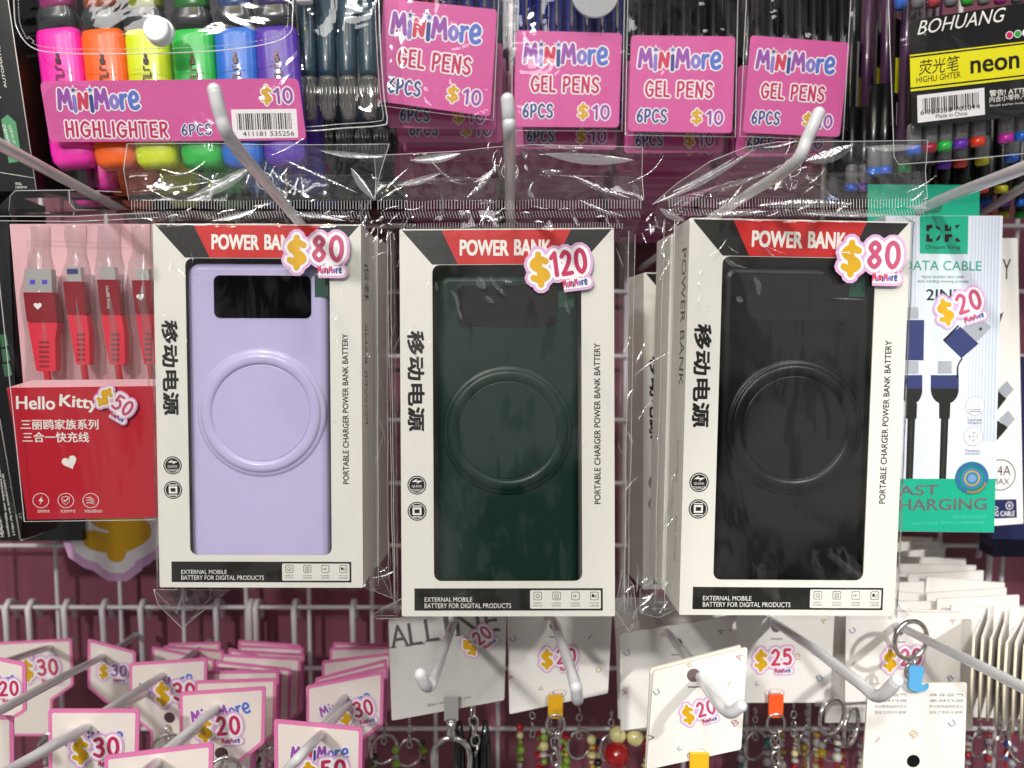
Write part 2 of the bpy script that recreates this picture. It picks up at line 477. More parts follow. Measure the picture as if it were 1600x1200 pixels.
def strokes(mb, mp, body, cols, rad, h=6e-5, orad=0.0, om=None, gap=None, stars=False, tw=None):
    """hand-lettered type built from round-ended strokes"""
    gap = gap if gap is not None else rad * 2.3
    W = sum(GL[c][0] for c in body) + gap * (len(body) - 1)
    a, ex, ez, hh = mp
    tr = lambda x, y: a + ex * (x / W) + ez * y
    lay = []
    x = 0
    for i, c in enumerate(body):
        wd, sts = GL[c]
        for st in sts:
            if st[0] == C: pts = cr([(p[0] + x, p[1]) for p in st[1:]], 3)
            elif st[0] == 'o': pts = cr([(p[0] + x, p[1]) for p in st[1:]], 3, True)
            else: pts = [(p[0] + x, p[1]) for p in st]
            lay.append(([tr(p[0], p[1]) for p in pts], cols[i % len(cols)] if isinstance(cols, (list, tuple)) else cols))
        if stars and c == 'i':
            lay.append(('star', tr(x + .05, .95), M_BLUEINK if i > 2 else M_NAVY))
        x += wd + gap
    step = [0]

    def draw(pts, r, m, h0):
        for i, p in enumerate(pts):
            step[0] += 1
            mb.disc((p.x, p.y), r, h0 + step[0] * 5e-7, m, 10)
            if i:
                q = pts[i - 1]; d = p - q
                if d.length < 1e-9: continue
                nn = Vector((-d.y, d.x)).normalized() * r; step[0] += 1
                mb.poly([tuple(q + nn), tuple(q - nn), tuple(p - nn), tuple(p + nn)], h0 + step[0] * 5e-7, m)

    def star(c, R, m, h0):
        mb.poly([(c.x + (R if k % 2 == 0 else R * .45) * math.sin(PI * k / 5), c.y + (R if k % 2 == 0 else R * .45) * math.cos(PI * k / 5)) for k in range(10)], h0, m)
    if om:
        for L in lay:
            if L[0] == 'star': star(L[1], hh * .27, om, h)
            else: draw(L[0], (rad + orad) * hh, om, h)
    h2 = h + (1.1e-4 if om else 0); step[0] = 0
    for L in lay:
        if L[0] == 'star': star(L[1], hh * .16, L[2], h2)
        else: draw(L[0], rad * hh, L[1], h2)


LC = [M_PURPLE, M_VIOLET, M_REDLET, M_NAVY, M_PURPLE, M_VIOLET, M_BLUEINK, M_BLUEINK]
LC2 = [M_REDLET, M_VIOLET, M_REDLET, M_NAVY, M_ROSE, M_VIOLET, M_NAVY, M_NAVY]


def logo(mb, fr, A, B, hpx, h=6e-5, outline=True, stars=True):
    strokes(mb, pmap(fr, A, B, hpx), 'MiniMore'.replace('n', 'n'), LC, .105, h, .075 if outline else 0, M_STICKWHITE if outline else None, .17, stars)


def split_build(mb, name, parent):
    # every printed field a part of its own
    for k, f in enumerate(mb.f):
        p = MB(); p.add([mb.v[i] for i in f], [tuple(range(len(f)))], mb.mats[mb.m[k]]); p.build(name, parent)


def thing(name, fr, label, cat, group=None):
    o = bpy.data.objects.new(name, None); COL.objects.link(o)
    o.empty_display_size = .01
    o.matrix_world = fr.M if isinstance(fr, Fr) else Matrix.Translation(fr)
    o['label'] = label; o['category'] = cat
    if group: o['group'] = group
    return o


def tag(o, label, cat, group=None):
    o['label'] = label; o['category'] = cat
    if group: o['group'] = group
    return o


IDM = Matrix.Identity(4)


def wpart(mb, name, parent, fr, **k):
    """mesh given in world coordinates, put under a thing"""
    inv = fr.M.inverted()
    mb.v = [tuple(inv @ Vector(p)) for p in mb.v]
    return mb.build(name, parent, **k)


def wthing(mb, name, base, label, cat, group=None):
    b = Vector(base); mb.v = [tuple(Vector(p) - b) for p in mb.v]
    o = mb.build(name); o.location = b
    return tag(o, label, cat, group)


# price sticker: outline blob, white inner blob, gold $, digits, small store name
def sticker(parent, fr, c, wpx, rotd, amount, h=2e-4, digit=None, name='price_sticker'):
    digit = digit or M_ROSE
    a = Vector(fr.q(*c)); u = wpx * fr.Y / F
    cs, sn = math.cos(math.radians(rotd)), math.sin(math.radians(rotd))
    X = Vector((cs, sn)) * u; Z = Vector((-sn, cs)) * u
    n = len(amount)
    base = MB(); let = MB()
    wd = .58; hh = .365 if n == 2 else .345

    def mp(x0, x1, y0, hgt): return (a + X * x0 + Z * y0, X * (x1 - x0), Z * hgt, (Z * hgt).length)
    md = mp(-.38, -.15, -.13, .36); ma = mp(-.02 if n == 2 else -.09, .40, -.06, hh - .03); ml = mp(.045, .385, -.245, .095)
    for k, (m, r, hz) in enumerate(((M_LILAC, .128, h), (M_STICKWHITE, .085, h + 1.5e-4))):
        strokes(base, md, '$', m, r / .36, hz, gap=.25)
        strokes(base, ma, amount, m, r / hh, hz + 2e-5, gap=.25)
        p0, p1 = ml[0] + ml[2] * .3, ml[0] + ml[1] + ml[2] * .3
        strokes(base, (p0, p1 - p0, ml[2], ml[3]), 'I', m, r * .8 / .1, hz + 4e-5)
        d = (p1 - p0); nn = Z * r * .8
        base.poly([tuple(p0 + nn), tuple(p0 - nn), tuple(p1 - nn), tuple(p1 + nn)], hz + 5e-5, m)
        base.disc(tuple(p1), (Z * r * .8).length, hz + 5.5e-5, m, 12)
    s = base.build(name, parent)
    for nm, m_, bd, cl, r_, gp in (('dollar_sign', md, '$', M_YELLOW, .125, None), ('price_digits', ma, amount, digit, .098, .30), ('store_name', ml, 'MiniMore', LC2, .11, .3)):
        let = MB(); strokes(let, m_, bd, cl, r_, h + 3e-4, gap=gp); let.build(nm, s)
    return s


# ------------------------------------------------------------------ the setting: wall and grid
YW = 0.625
mb = MB(); mb.box(-1.2, 1.2, YW, YW + .02, -1.0, 1.0, M_WALL)
mb.build('wall', kind='structure')

g = thing('grid_panel', Vector((0, .60, -.55)), 'white wire grid panel the hooks hang from in front of the pink wall', 'grid panel')
YG = .600
zline = [P(800, y, YG).z for y in (847, 948, 1048, 1148, 1248)]
zs = [zline[1] + .05 * k for k in range(-6, 16)]
x0 = P(86, 900, YG).x
for k in range(-4, 20):
    mb = MB(); x = x0 + .0503 * k
    mb.tube([(x, .0022, -.1 + z) for z in (-.05, 1.0)], .0017, M_GRID, 8)
    mb.build('vertical_wire', g)
for z in zs:
    mb = MB(); mb.tube([(-.75, -.001, z + .55), (.75, -.001, z + .55)], .0017, M_GRID, 8)
    mb.build('horizontal_wire', g)
MATW = M_GRID


# ------------------------------------------------------------------ hooks
def hook(pts, label, r=.0023, group='white hooks', mount=None, name='display_hook'):
    """pts: (px, py, Y) from tip to grid"""
    p = [P(*a) for a in pts]
    sm = cr([tuple(v) for v in p], 6)
    mb = MB(); mb.tube(sm, r, M_PAINT, 14, True)
    mb.sphere(tuple(sm[0]), r * 1.02, M_PAINT, 14, 8)
    base = p[-1]
    o = thing(name, base, label, 'hook', group)
    inv = -base
    mb.v = [tuple(Vector(q) + inv) for q in mb.v]
    mb.build('rod', o)
    if mount:
        m2 = MB()
        for dx in (-.0, .014):
            m2.tube([(dx, 0, .0), (dx, -.003, .012), (dx, -.004, .022), (dx, .002, .028), (dx, .006, .02)], .0024, M_PAINT, 8)
        m2.build('mount', o)
    return o


hook([(335, 141, .262), (345, 180, .264), (363, 222, .272), (425, 297, .328), (497, 383, .41), (575, 478, .60)], 'upper hook with raised tip in front of the barcode, holding the lilac power bank')
hook([(793, 156, .268), (795, 185, .27), (796, 215, .278), (797, 300, .352), (797, 345, .40), (797, 470, .60)], 'upper middle hook seen end on, holding the green power bank')
hook([(1279, 177, .285), (1262, 215, .286), (1238, 258, .293), (1165, 306, .35), (1100, 350, .41), (1000, 420, .60)], 'upper hook with raised tip at the end of the black power bank bag')
hook([(-110, 170, .26), (-40, 205, .272), (95, 277, .36), (190, 328, .43), (330, 405, .60)], 'hook at left edge holding the red cable box', .0024)
hook([(1700, 215, .27), (1600, 262, .305), (1500, 300, .37), (1440, 326, .425), (1330, 380, .60)], 'hook at right edge passing through the green header card', .0027)
hook([(1720, 215, .36), (1600, 292, .44), (1541, 328, .50), (1480, 365, .60)], 'lower of the two hooks at the right edge, behind the striped box', .0025)
LOWER = [
 ([(657, 1054, .272), (667, 1072, .276), (679, 1055, .29), (705, 982, .40), (735, 905, .60)], 'lower hook seen from its tip in front of the ALLINE card'),
 ([(900, 1074, .272), (902, 1092, .278), (893, 1050, .30), (865, 968, .41), (840, 890, .60)], 'lower hook with its tip below the green power bank box'),
 ([(1158, 1103, .285), (1138, 1113, .29), (1115, 1090, .305), (1085, 1045, .35), (1052, 1000, .42), (1000, 930, .60)], 'lower hook with scuffed tip in front of the front white card'),
 ([(1401, 1064, .268), (1372, 1088, .276), (1340, 1065, .292), (1270, 1013, .35), (1213, 974, .43), (1120, 905, .60)], 'lower hook ending below the black power bank, through the $25 card'),
 ([(1720, 1135, .24), (1600, 1075, .285), (1500, 1025, .34), (1418, 985, .42), (1300, 925, .60)], 'lower hook running off the right edge through the open ring'),
 ([(-120, 1175, .30), (0, 1110, .355), (100, 1057, .43), (178, 1016, .525), (215, 990, .60)], 'left hook of the upper charm card row'),
 ([(40, 1190, .33), (170, 1108, .395), (270, 1044, .48), (330, 1000, .60)], 'hook through the $30 card above the row of pink edged cards'),
 ([(-60, 1245, .285), (20, 1200, .315), (150, 1128, .375), (300, 1040, .60)], 'hook in front of the lower left $30 card'),
 ([(180, 1235, .315), (265, 1168, .36), (355, 1092, .42), (440, 1020, .60)], 'hook through the hole of the pink edged $20 card'),
 ([(130, 1290, .27), (215, 1215, .30), (250, 1187, .33), (400, 1060, .60)], 'hook at the bottom edge in the nearest pink card'),
 ([(380, 1280, .28), (450, 1202, .32), (502, 1146, .36), (590, 1050, .60)], 'hook in the lower middle pink edged card'),
 ([(470, 1180, .36), (510, 1128, .405), (545, 1080, .455), (590, 1020, .60)], 'hook through the pink edged $30 card beside the grey ALLINE card'),
 ([(-90, 1060, .38), (0, 1037, .44), (60, 1017, .52), (120, 1000, .60)], 'hook in the shaded $30 card at the left edge'),
]
for pts, lab in LOWER: hook(pts, lab, .0023)

# saddle clips where the lower hooks ride the grid
for i, px in enumerate((6, 42, 98, 158, 218, 336, 388, 398, 458, 550, 1412, 1470, 1545)):
    y = 945 if px < 1000 else 857
    x = P(px, 948, YG - .006).x; z = zline[1] if px < 1000 else P(px, 853, YG).z
    mb = MB()
    mb.tube([(0, -.002, -.055), (0, -.003, -.012), (0, -.004, 0), (0, .001, .0045), (0, .008, .002), (0, .0115, -.012)], .0023, M_GRID, 8)
    o = mb.build('hook_saddle'); o.location = (x, YG - .001, z)
    tag(o, (['first','second','third','fourth','fifth','sixth','seventh','eighth','ninth','tenth'][i] + ' bent hook saddle from the left on the grid wire below the left boxes') if i < 10 else (['first','second','third','fourth','fifth','sixth','seventh','eighth','ninth','tenth'][i - 10] + ' bent hook saddle on the grid wire below the green and white cable box'), 'hook', 'hook saddles on the grid')


# ------------------------------------------------------------------ power bank packages
def film_grid(mb, rows, m, nu=6, nv=6, amp=.0004, fq=60, seed=0.0):
    """rows of world points (same count each) turned into one smooth wrinkled sheet"""
    R = len(rows); Cn = len(rows[0]); g = []
    for i in range((R - 1) * nv + 1):
        a, t = min(i // nv, R - 2), 0
        t = (i - a * nv) / nv
        line = []
        for j in range((Cn - 1) * nu + 1):
            b = min(j // nu, Cn - 2); s = (j - b * nu) / nu
            p = (rows[a][b] * (1 - s) + rows[a][b + 1] * s) * (1 - t) + (rows[a + 1][b] * (1 - s) + rows[a + 1][b + 1] * s) * t
            d = noise.noise(Vector((p.x * fq + seed, p.z * fq * .6, seed)))
            edge = min(i, (R - 1) * nv - i, j, (Cn - 1) * nu - j)
            p = p + Vector((0, amp * d * (1 if edge else .2), 0))
            line.append(p)
        g.append(line)
    n = len(g[0]); vs = [p for l in g for p in l]
    mb.add(vs, [(i * n + j, i * n + j + 1, (i + 1) * n + j + 1, (i + 1) * n + j) for i in range(len(g) - 1) for j in range(n - 1)], m, True)
    return g


def carton(fr, W, H, D, label, name='power_bank_box', detail=True, group='boxed power banks', window=True):
    t = thing(name, fr, label, 'box', group)
    U = lambda px: (px - 792.5) / 335 * W
    V = lambda py: (963 - py) / 605 * H
    mb = MB()
    hole = rrect(U(676), U(909), V(908), V(414), .0034, 4)
    hole = hole[::-1]
    x0, x1 = -W / 2, W / 2; b = .0007
    outer = rrect(x0, x1, 0, H, b, 4)
    # front panel with the window cut out: radial bridging between outer and hole (24 points each)
    n = len(outer); hole = hole[::-1]

    def lvl(y0, pts, r=1): return [(x, y0, z) for x, z in pts]
    vs = lvl(0, outer) + lvl(0, hole) + lvl(.0006, hole)
    fs = [(i, (i + 1) % n, n + (i + 1) % n, n + i) for i in range(n)]
    mb.add(vs, fs, M_CARTON)
    mb.add(vs, [(n + i, n + (i + 1) % n, 2 * n + (i + 1) % n, 2 * n + i) for i in range(n)], M_CARTONIN)
    mb.build('front_panel', t)
    # side walls, rounded vertical edges
    mb = MB()
    prof = [(x, z) for x, z in outer]
    vs = lvl(0, prof) + lvl(D, prof)
    mb.add(vs, [(i, n + i, n + (i + 1) % n, (i + 1) % n) for i in range(n)], M_CARTON)
    mb.add(lvl(D, prof), [tuple(range(n))[::-1]], M_CARTON)
    mb.build('side_walls', t)
    k = fr
    # printed panels
    mb = MB(); e = 4e-5
    pl = lambda pts, h, m: mb.poly([(U(x), V(y)) for x, y in pts], h, m)
    pl([(629, 360), (957, 360), (909, 413.3), (676, 413.3)], e, M_BLACKINK)
    pl([(691, 360), (893, 360), (868, 413), (716, 413)], 2 * e, M_REDINK)
    pl([(645, 919), (941, 919), (941, 954), (645, 954)], e, M_BLACKINK)
    mb.poly(rrect(U(827), U(938), V(951), V(922), .0006, 3), 2 * e, M_CARTON)
    mb.build('printed_panel', t, kind='stuff') if 0 else split_build(mb, 'printed_panel', t)

    def T(body, A, B, hp, m, off=0.0, h=3 * e, dup=0):
        vs, fs = txt2d(body, 0.0)
        a = Vector((U(A[0]), V(A[1]))); bb = Vector((U(B[0]), V(B[1]))); ex = bb - a
        ez = Vector((-ex.y, ex.x)).normalized() * hp * H / 605
        tb = MB()
        dd0 = dup or off * hp * H / 605
        for k_, (dx_, dy_) in enumerate(((-1, -1), (1, -1), (1, 1), (-1, 1)) if dd0 else ((0, 0),)):
            dd = ez.normalized() * dd0 * dy_ + ex.normalized() * dd0 * dx_
            tb.add([((a + ex * x + ez * y + dd).x, -h - k_ * 8e-6, (a + ex * x + ez * y + dd).y) for x, y in vs], fs, m)
        tb.build('lettering', t)
    M_W = M_WHITEINK
    mb = MB()
    for body, xa, xb in (('POWER', 720, 795), ('BANK', 805, 861)):
        T(body, (xa, 399), (xb, 400), 23.5, M_W, .035)
    T('移动电源', (637, 517), (637, 672), 25, M_BLACKINK, 0, dup=.00026)
    T('PORTABLE CHARGER POWER BANK BATTERY', (938, 787), (938, 537), 9.5, M_BLACKINK, .012)
    T('EXTERNAL MOBILE', (661, 940), (736, 940), 7, M_W)
    T('BATTERY FOR DIGITAL PRODUCTS', (661, 950), (797, 950), 7.5, M_W)
    pu = W / 335
    for cy in (757, 798):
        mb = MB(); c = (U(650), V(cy)); mb.disc(c, 15 * pu, e, M_BLACKINK, 24)
        mb.ringf(c, 13.2 * pu, 12.2 * pu, 2 * e, M_W, 24); mb.build('round_icon', t)
    mb = MB()
    T('QUICK', (642, 761), (658, 761), 4, M_W, .01); T('CHARGE', (640, 767), (660, 767), 4, M_W, .01)
    mb.poly([(U(a), V(b_)) for a, b_ in ((642, 752), (650, 747), (649, 750), (659, 750), (650, 755), (651, 752))], 3 * e, M_W)
    c = (U(650), V(798))
    mb.poly([(U(643), V(792)), (U(657), V(792)), (U(657), V(804)), (U(643), V(804))], 2 * e, M_W)
    mb.poly([(U(646), V(795)), (U(654), V(795)), (U(654), V(801)), (U(646), V(801))], 3 * e, M_BLACKINK)
    for yy in (789, 806): mb.poly([(U(643), V(yy)), (U(657), V(yy)), (U(657), V(yy + 1.6)), (U(643), V(yy + 1.6))], 2 * e, M_W)
    mb.build('icon_symbol', t)
    for i in range(4):
        mb = MB(); cx = 839 + 29.6 * i
        mb.poly(rrect(U(cx - 6.5), U(cx + 6.5), V(937.5), V(924.5), .0007, 3), 3 * e, M_BLACKINK)
        mb.poly(rrect(U(cx - 5.7), U(cx + 5.7), V(936.7), V(925.3), .0006, 3), 4 * e, M_CARTON)
        T((('SAFETY', 'PROTECTION'), ('LASTING', 'ENDURANCE'), ('ALLOWABLE', 'CARRYING'), ('WITH DATA', 'LINE'))[i][0], (cx - 7, 943.5), (cx + 7, 943.5), 2.4, M_BLACKINK)
        T((('SAFETY', 'PROTECTION'), ('LASTING', 'ENDURANCE'), ('ALLOWABLE', 'CARRYING'), ('WITH DATA', 'LINE'))[i][1], (cx - 7, 947.5), (cx + 7, 947.5), 2.4, M_BLACKINK)
        c = (U(cx), V(931))
        if i == 0:
            mb.ringf(c, 3.4 * pu, 2.7 * pu, 5 * e, M_BLACKINK, 14); mb.poly([(U(cx - 2), V(931)), (U(cx), V(933)), (U(cx + 2.5), V(929)), (U(cx), V(932))], 5.5 * e, M_BLACKINK)
        elif i == 1:
            for x_a, x_b, y_a, y_b in ((-3, -2.2, 927.5, 935), (2.2, 3, 927.5, 935), (-3, 3, 927.5, 928.3), (-3, 3, 934.4, 935.2), (-.6, .6, 930, 933)):
                mb.poly([(U(cx + x_a), V(y_a)), (U(cx + x_b), V(y_a)), (U(cx + x_b), V(y_b)), (U(cx + x_a), V(y_b))], 5 * e, M_BLACKINK)
        elif i == 2:
            mb.poly([(U(cx - 4), V(930.4)), (U(cx + 4), V(931)), (U(cx - 4), V(931.8))], 5 * e, M_BLACKINK)
            mb.poly([(U(cx - 1.5), V(927.2)), (U(cx + 1), V(931)), (U(cx - 1.5), V(935)), (U(cx), V(931))], 5.5 * e, M_BLACKINK)
        else:
            mb.poly(rrect(U(cx - 4), U(cx - .5), V(933), V(928), .0003, 2), 5 * e, M_BLACKINK)
            mb.ringf((U(cx + 2), V(931.5)), 2.4 * pu, 1.7 * pu, 5 * e, M_BLACKINK, 12)
        mb.build('square_icon', t)
    # clear window set behind the panel
    mb = MB(); mb.poly(rrect(U(670), U(915), V(912), V(410), .003, 4), -.0008, M_FLAT)
    mb.build('window_film', t)
    return t, U, V


M_PBLILAC = mat('lilac_plastic', '#cfc6f0', .30, coat=.25, bump=.06, bscale=1500, grain=.02)
M_PBGREEN = mat('bottle_green_plastic', '#0b2c23', .34, spec=.35, bump=.06, bscale=1500, grain=.03)
M_PBBLACK = mat('black_soft_plastic', '#0a0a0c', .34, spec=.35, bump=.06, bscale=1500, grain=.05)
M_SCREEN = mat('black_glass_screen', '#060607', .08, coat=.4)
M_GREENTAB = mat('green_tab', '#0d4a37', .4)


def power_bank(fr, b, m, label, name='power_bank'):
    f2 = Fr(fr.w(0, .0035, 0), fr.R)
    t = thing(name, f2, label, 'power bank', 'power banks behind box windows')
    X = lambda px, py: f2.q(px, py)
    x0, z1 = X(b['l'], b['t']); x1, z0 = X(b['r'], b['b']); z0 = .009; x0 -= .0006
    mb = MB()
    r = .006; vs = []; fs = []
    rings = [(0.0034, .0), (.0016, .0005), (.0006, .0014), (0, .003), (0, .015)]
    for k, (ins, y) in enumerate(rings):
        pts = rrect(x0 + ins, x1 - ins, z0 + ins, z1 - ins, max(.001, r - ins), 6)
        vs += [(x, y, z) for x, z in pts]
    n = len(pts)
    for k in range(len(rings) - 1):
        fs += [(k * n + i, k * n + (i + 1) % n, (k + 1) * n + (i + 1) % n, (k + 1) * n + i) for i in range(n)]
    mb.add(vs, [tuple(f[::-1]) for f in fs], m, True); mb.add(vs[:n], [tuple(range(n))], m)
    mb.build('body', t)
    mb = MB(); s = b['s']; a0, a1 = X(s[0], s[3]), X(s[1], s[2])
    mb.poly(rrect(a0[0], a1[0], a0[1], a1[1], .0028, 6), .00012, M_SCREEN, .0001)
    pts = rrect(a0[0] - .0002, a1[0] + .0002, a0[1] - .0002, a1[1] + .0002, .003, 6)
    mb.tube([(x, -.00005, z) for x, z in pts + pts[:1]], .00016, m, 6, False)
    mb.build('screen', t)
    mb = MB(); c = X(*b['c']); pu = abs(X(b['c'][0] + b['R'], b['c'][1])[0] - c[0]) / 94
    prof = [(103, 0), (101, .0007), (98, .0010), (95.5, .0010), (94.9, .0013), (93.6, .0018), (90, .0021), (84, .0021), (80.5, .0018), (78.4, .0013), (77.8, .0006), (77.2, .0010), (76, .0011)]
    n = 80; vs = []; fs = []
    for r_, h_ in prof:
        for i in range(n):
            a = 2 * PI * i / n; vs.append((c[0] + r_ * pu * math.cos(a), -h_, c[1] + r_ * pu * math.sin(a)))
    K = len(prof)
    for k in range(K - 1):
        fs += [(k * n + i, k * n + (i + 1) % n, (k + 1) * n + (i + 1) % n, (k + 1) * n + i) for i in range(n)]
    mb.add(vs, fs, m, True); mb.add(vs[-n:], [tuple(range(n))], m)
    mb.build('magnetic_ring', t)
    p, q_ = X(b['g'][0], b['g'][3]), X(b['g'][1], b['g'][2])
    mb = MB(); mb.poly([(p[0], p[1]), (q_[0], p[1]), (q_[0], q_[1]), (p[0], q_[1])], .0002, M_GREENTAB, .0001)
    mb.build('pull_tab', t)
    return t


def bag(t, fr, W, H, D, o):
    """clear bag round a box: body sheet, flap above, crimped seals, cut edges"""
    w_ = fr.w
    Lx, Rx = -W / 2, W / 2; e = .0011
    Yc = fr.Y + D * .5
    fl, se, sb = o['flap'], o['seal'], o['side']
    # body sheet wraps from side to front to side
    front = MB()
    zz = [1.0, .93, .75, .5, .25, .06, -.008]
    rows = []
    for f in zz:
        z = f * H
        rows.append([w_(Lx - sb[0](f), D * .55, z), w_(Lx - .0012, -e * .6, z), w_(Lx * .5, -e, z), w_(0, -e, z), w_(Rx * .5, -e, z), w_(Rx + .0012, -e * .6, z), w_(Rx + sb[1](f), D * .55, z)])
    # crumpled shoulder up to the seal
    s0, s1 = se[0], se[-1]
    n = 6
    top = []
    for j in range(n + 1):
        u = j / n; px = s0[0] * (1 - u) + s1[0] * u; py = s0[1] * (1 - u) + s1[1] * u
        top.append(P(px, py + 16, Yc - .004))
    film_grid(front, [top] + rows, M_FILM, 6, 6, .0009, 120, o['seed'])
    b = wpart(front, 'plastic_bag', t, fr)
    # flap
    fm = MB(); T = fl['top']; n = len(T)
    r0 = [P(x, y, Y) for x, y, Y in T]
    r1 = []
    for j in range(n):
        u = j / (n - 1); r1.append(P(s0[0] * (1 - u) + s1[0] * u, s0[1] * (1 - u) + s1[1] * u, Yc - .003))
    mid = [a * .5 + c * .5 + Vector((0, -.004 * math.sin(j * 2.3 + o['seed']), 0)) for j, (a, c) in enumerate(zip(r0, r1))]
    g1 = film_grid(fm, [r0, mid, r1], M_FLAP, 6, 6, .003, 60, o['seed'] + 3)
    r0b = [a + Vector((.0, .006, -.012)) for a in r0]
    film_grid(fm, [r0b, [p + Vector((0, .005, 0)) for p in mid], [p + Vector((0, .002, 0)) for p in r1]], M_FLAP, 5, 5, .002, 50, o['seed'] + 9)
    wpart(fm, 'header_flap', b, fr)
    # cut edges that catch the light
    em = MB()
    top_e = [tuple(p) for p in g1[0]]
    em.tube(top_e, .00016, M_EDGE, 5)
    em.tube([tuple(l[0]) for l in g1], .00016, M_EDGE, 5); em.tube([tuple(l[-1]) for l in g1], .00016, M_EDGE, 5)
    for side in (0, 1):
        sx = -1 if side == 0 else 1
        for k in range(2):
            em.tube([tuple(w_(sx * (W / 2 + sb[side](f) * (1 - .35 * k)), D * (.55 - .3 * k), f * H) + Vector((.0006 * noise.noise(Vector((f * 6, side, k))), 0, 0))) for f in np.linspace(1.0, -.005, 16)], .00014, M_EDGE, 5)
    hc = P(*o['hole'])
    em.torus((hc.x, hc.y, hc.z), .0036, .00018, M_EDGE, 'Y', 24, 5)
    for bx in o.get('tails', []):
        pts = [P(*q) for q in bx]; em.tube([tuple(p) for p in pts + pts[:1]], .00013, M_EDGE, 5)
        mid_ = sum(pts, Vector()) / len(pts)
        fm2 = [tuple(p) for p in pts] + [tuple(mid_ + Vector((0, -.003, 0)))]
        em.add(fm2, [(i, (i + 1) % len(pts), len(pts)) for i in range(len(pts))], M_FLAP, True)
        for q in range(3):
            a_ = pts[q % len(pts)]; em.tube([tuple(a_), tuple(mid_ + (pts[(q + 2) % len(pts)] - mid_) * .6)], .00009, M_EDGE, 4)
    wpart(em, 'cut_edge', b, fr)
    # crimped seals
    sm = MB()
    for band, (dy, hp, dens, slant) in enumerate(((0, 14, 4.6, 0), (17, 11, 4.6, 3.5), (o.get('low', 34), 9, 4.2, 0))):
        L = s1[0] - s0[0]; k = int(L / dens)
        a0, a1 = (0, 1) if band == 0 else ((.02, .98) if band == 1 else (.1, .93))
        if band == 2 and not o.get('low'): continue
        for i in range(k):
            u = i / k
            if not a0 < u < a1: continue
            px = s0[0] + L * u; py = s0[1] + (s1[1] - s0[1]) * u + dy + 2.2 * noise.noise(Vector((u * 9, band, o['seed'])))
            hh = hp * (1 + .15 * noise.noise(Vector((u * 40, band * 3, 0))))
            Yq = Yc - .0045 - .0016 * abs(noise.noise(Vector((u * 14, 1, band)))) - (0.004 if band == 1 else 0) - (.009 if band == 2 else 0)
            a = P(px, py, Yq); c = P(px + slant, py + hh, Yq)
            d = (c - a); n_ = Vector((.00018 if band == 0 else .00013, 0, 0))
            sm.add([a - n_, a + n_, c + n_, c - n_, a + Vector((0, -.0003, 0)), c + Vector((0, -.0003, 0))], [(0, 4, 5, 3), (4, 1, 2, 5)], M_SEAL)
    wpart(sm, 'crimped_seal', b, fr)
    return b


BW, BH, BD = .0945, .171, .030
specs = [
 dict(c=[(238, 350), (565, 350), (566, 918), (250, 918)], Y=.348, m=M_PBLILAC, col='lilac', price='80', st=(494, 401, 106, 0), digit=M_ROSE,
      pb=dict(l=291, r=515, t=409, b=875, s=(335, 486, 431, 497), c=(409, 645), R=92, g=(492, 513, 430, 464)),
      bag=dict(seed=1.3, seal=[(201, 313), (584, 313)], hole=(414, 283, .345), low=0,
               side=(lambda f: .0012 + .004 * max(0, f - .8), lambda f: .009 + .004 * max(0, f - .8)),
               flap=dict(top=[(199, 225, .362), (265, 224, .352), (330, 224, .362), (395, 226, .35), (470, 226, .36), (540, 226, .352), (608, 225, .36)]),
               tails=[[(240, 921, .36), (247, 945, .362), (285, 982, .366), (310, 960, .362), (360, 922, .36)], [(566, 916, .36), (613, 935, .365), (608, 898, .37), (590, 880, .37)]])),
 dict(c=[(624, 358), (959, 356), (961, 963), (628, 963)], Y=.34, m=M_PBGREEN, col='dark green', price='120', st=(872, 424, 110, 7), digit=M_CRIMSON,
      pb=dict(l=684, r=905, t=428, b=905, s=(716, 871, 446, 511), c=(793, 672), R=93, g=(873, 897, 455, 480)),
      bag=dict(seed=4.1, seal=[(586, 313), (1006, 312)], hole=(797, 268, .337), low=36,
               side=(lambda f: .0065 + .002 * f, lambda f: .008 + .004 * f),
               flap=dict(top=[(585, 243, .35), (650, 240, .343), (715, 236, .35), (772, 230, .335), (830, 226, .346), (920, 228, .342), (1004, 230, .35)]),
               tails=[[(628, 935, .352), (598, 950, .36), (581, 962, .362), (590, 967, .362), (628, 966, .355)], [(961, 955, .35), (985, 990, .36), (996, 970, .362), (990, 915, .36), (972, 890, .358)]])),
 dict(c=[(1079, 341), (1423, 346), (1398, 962), (1060, 961)], Y=.336, m=M_PBBLACK, col='black', price='80', st=(1355, 411, 112, 0), digit=M_ROSE,
      pb=dict(l=1133, r=1352, t=413, b=905, s=(1166, 1326, 431, 498), c=(1240, 668), R=97, g=(1326, 1352, 432, 464)),
      bag=dict(seed=8.7, seal=[(1041, 309), (1450, 311)], hole=(1238, 262, .325), low=0,
               side=(lambda f: .0075, lambda f: .0015 + .007 * max(0, f - .5)),
               flap=dict(top=[(1019, 320, .352), (1060, 285, .345), (1110, 252, .335), (1165, 230, .34), (1215, 222, .345), (1330, 221, .338), (1450, 219, .345)]),
               tails=[[(1398, 960, .345), (1400, 935, .35), (1405, 948, .35), (1421, 960, .352), (1412, 966, .35)], [(1060, 950, .35), (1030, 965, .36), (1000, 958, .362), (1000, 920, .36), (1035, 900, .355)]])),
]
FRS = []
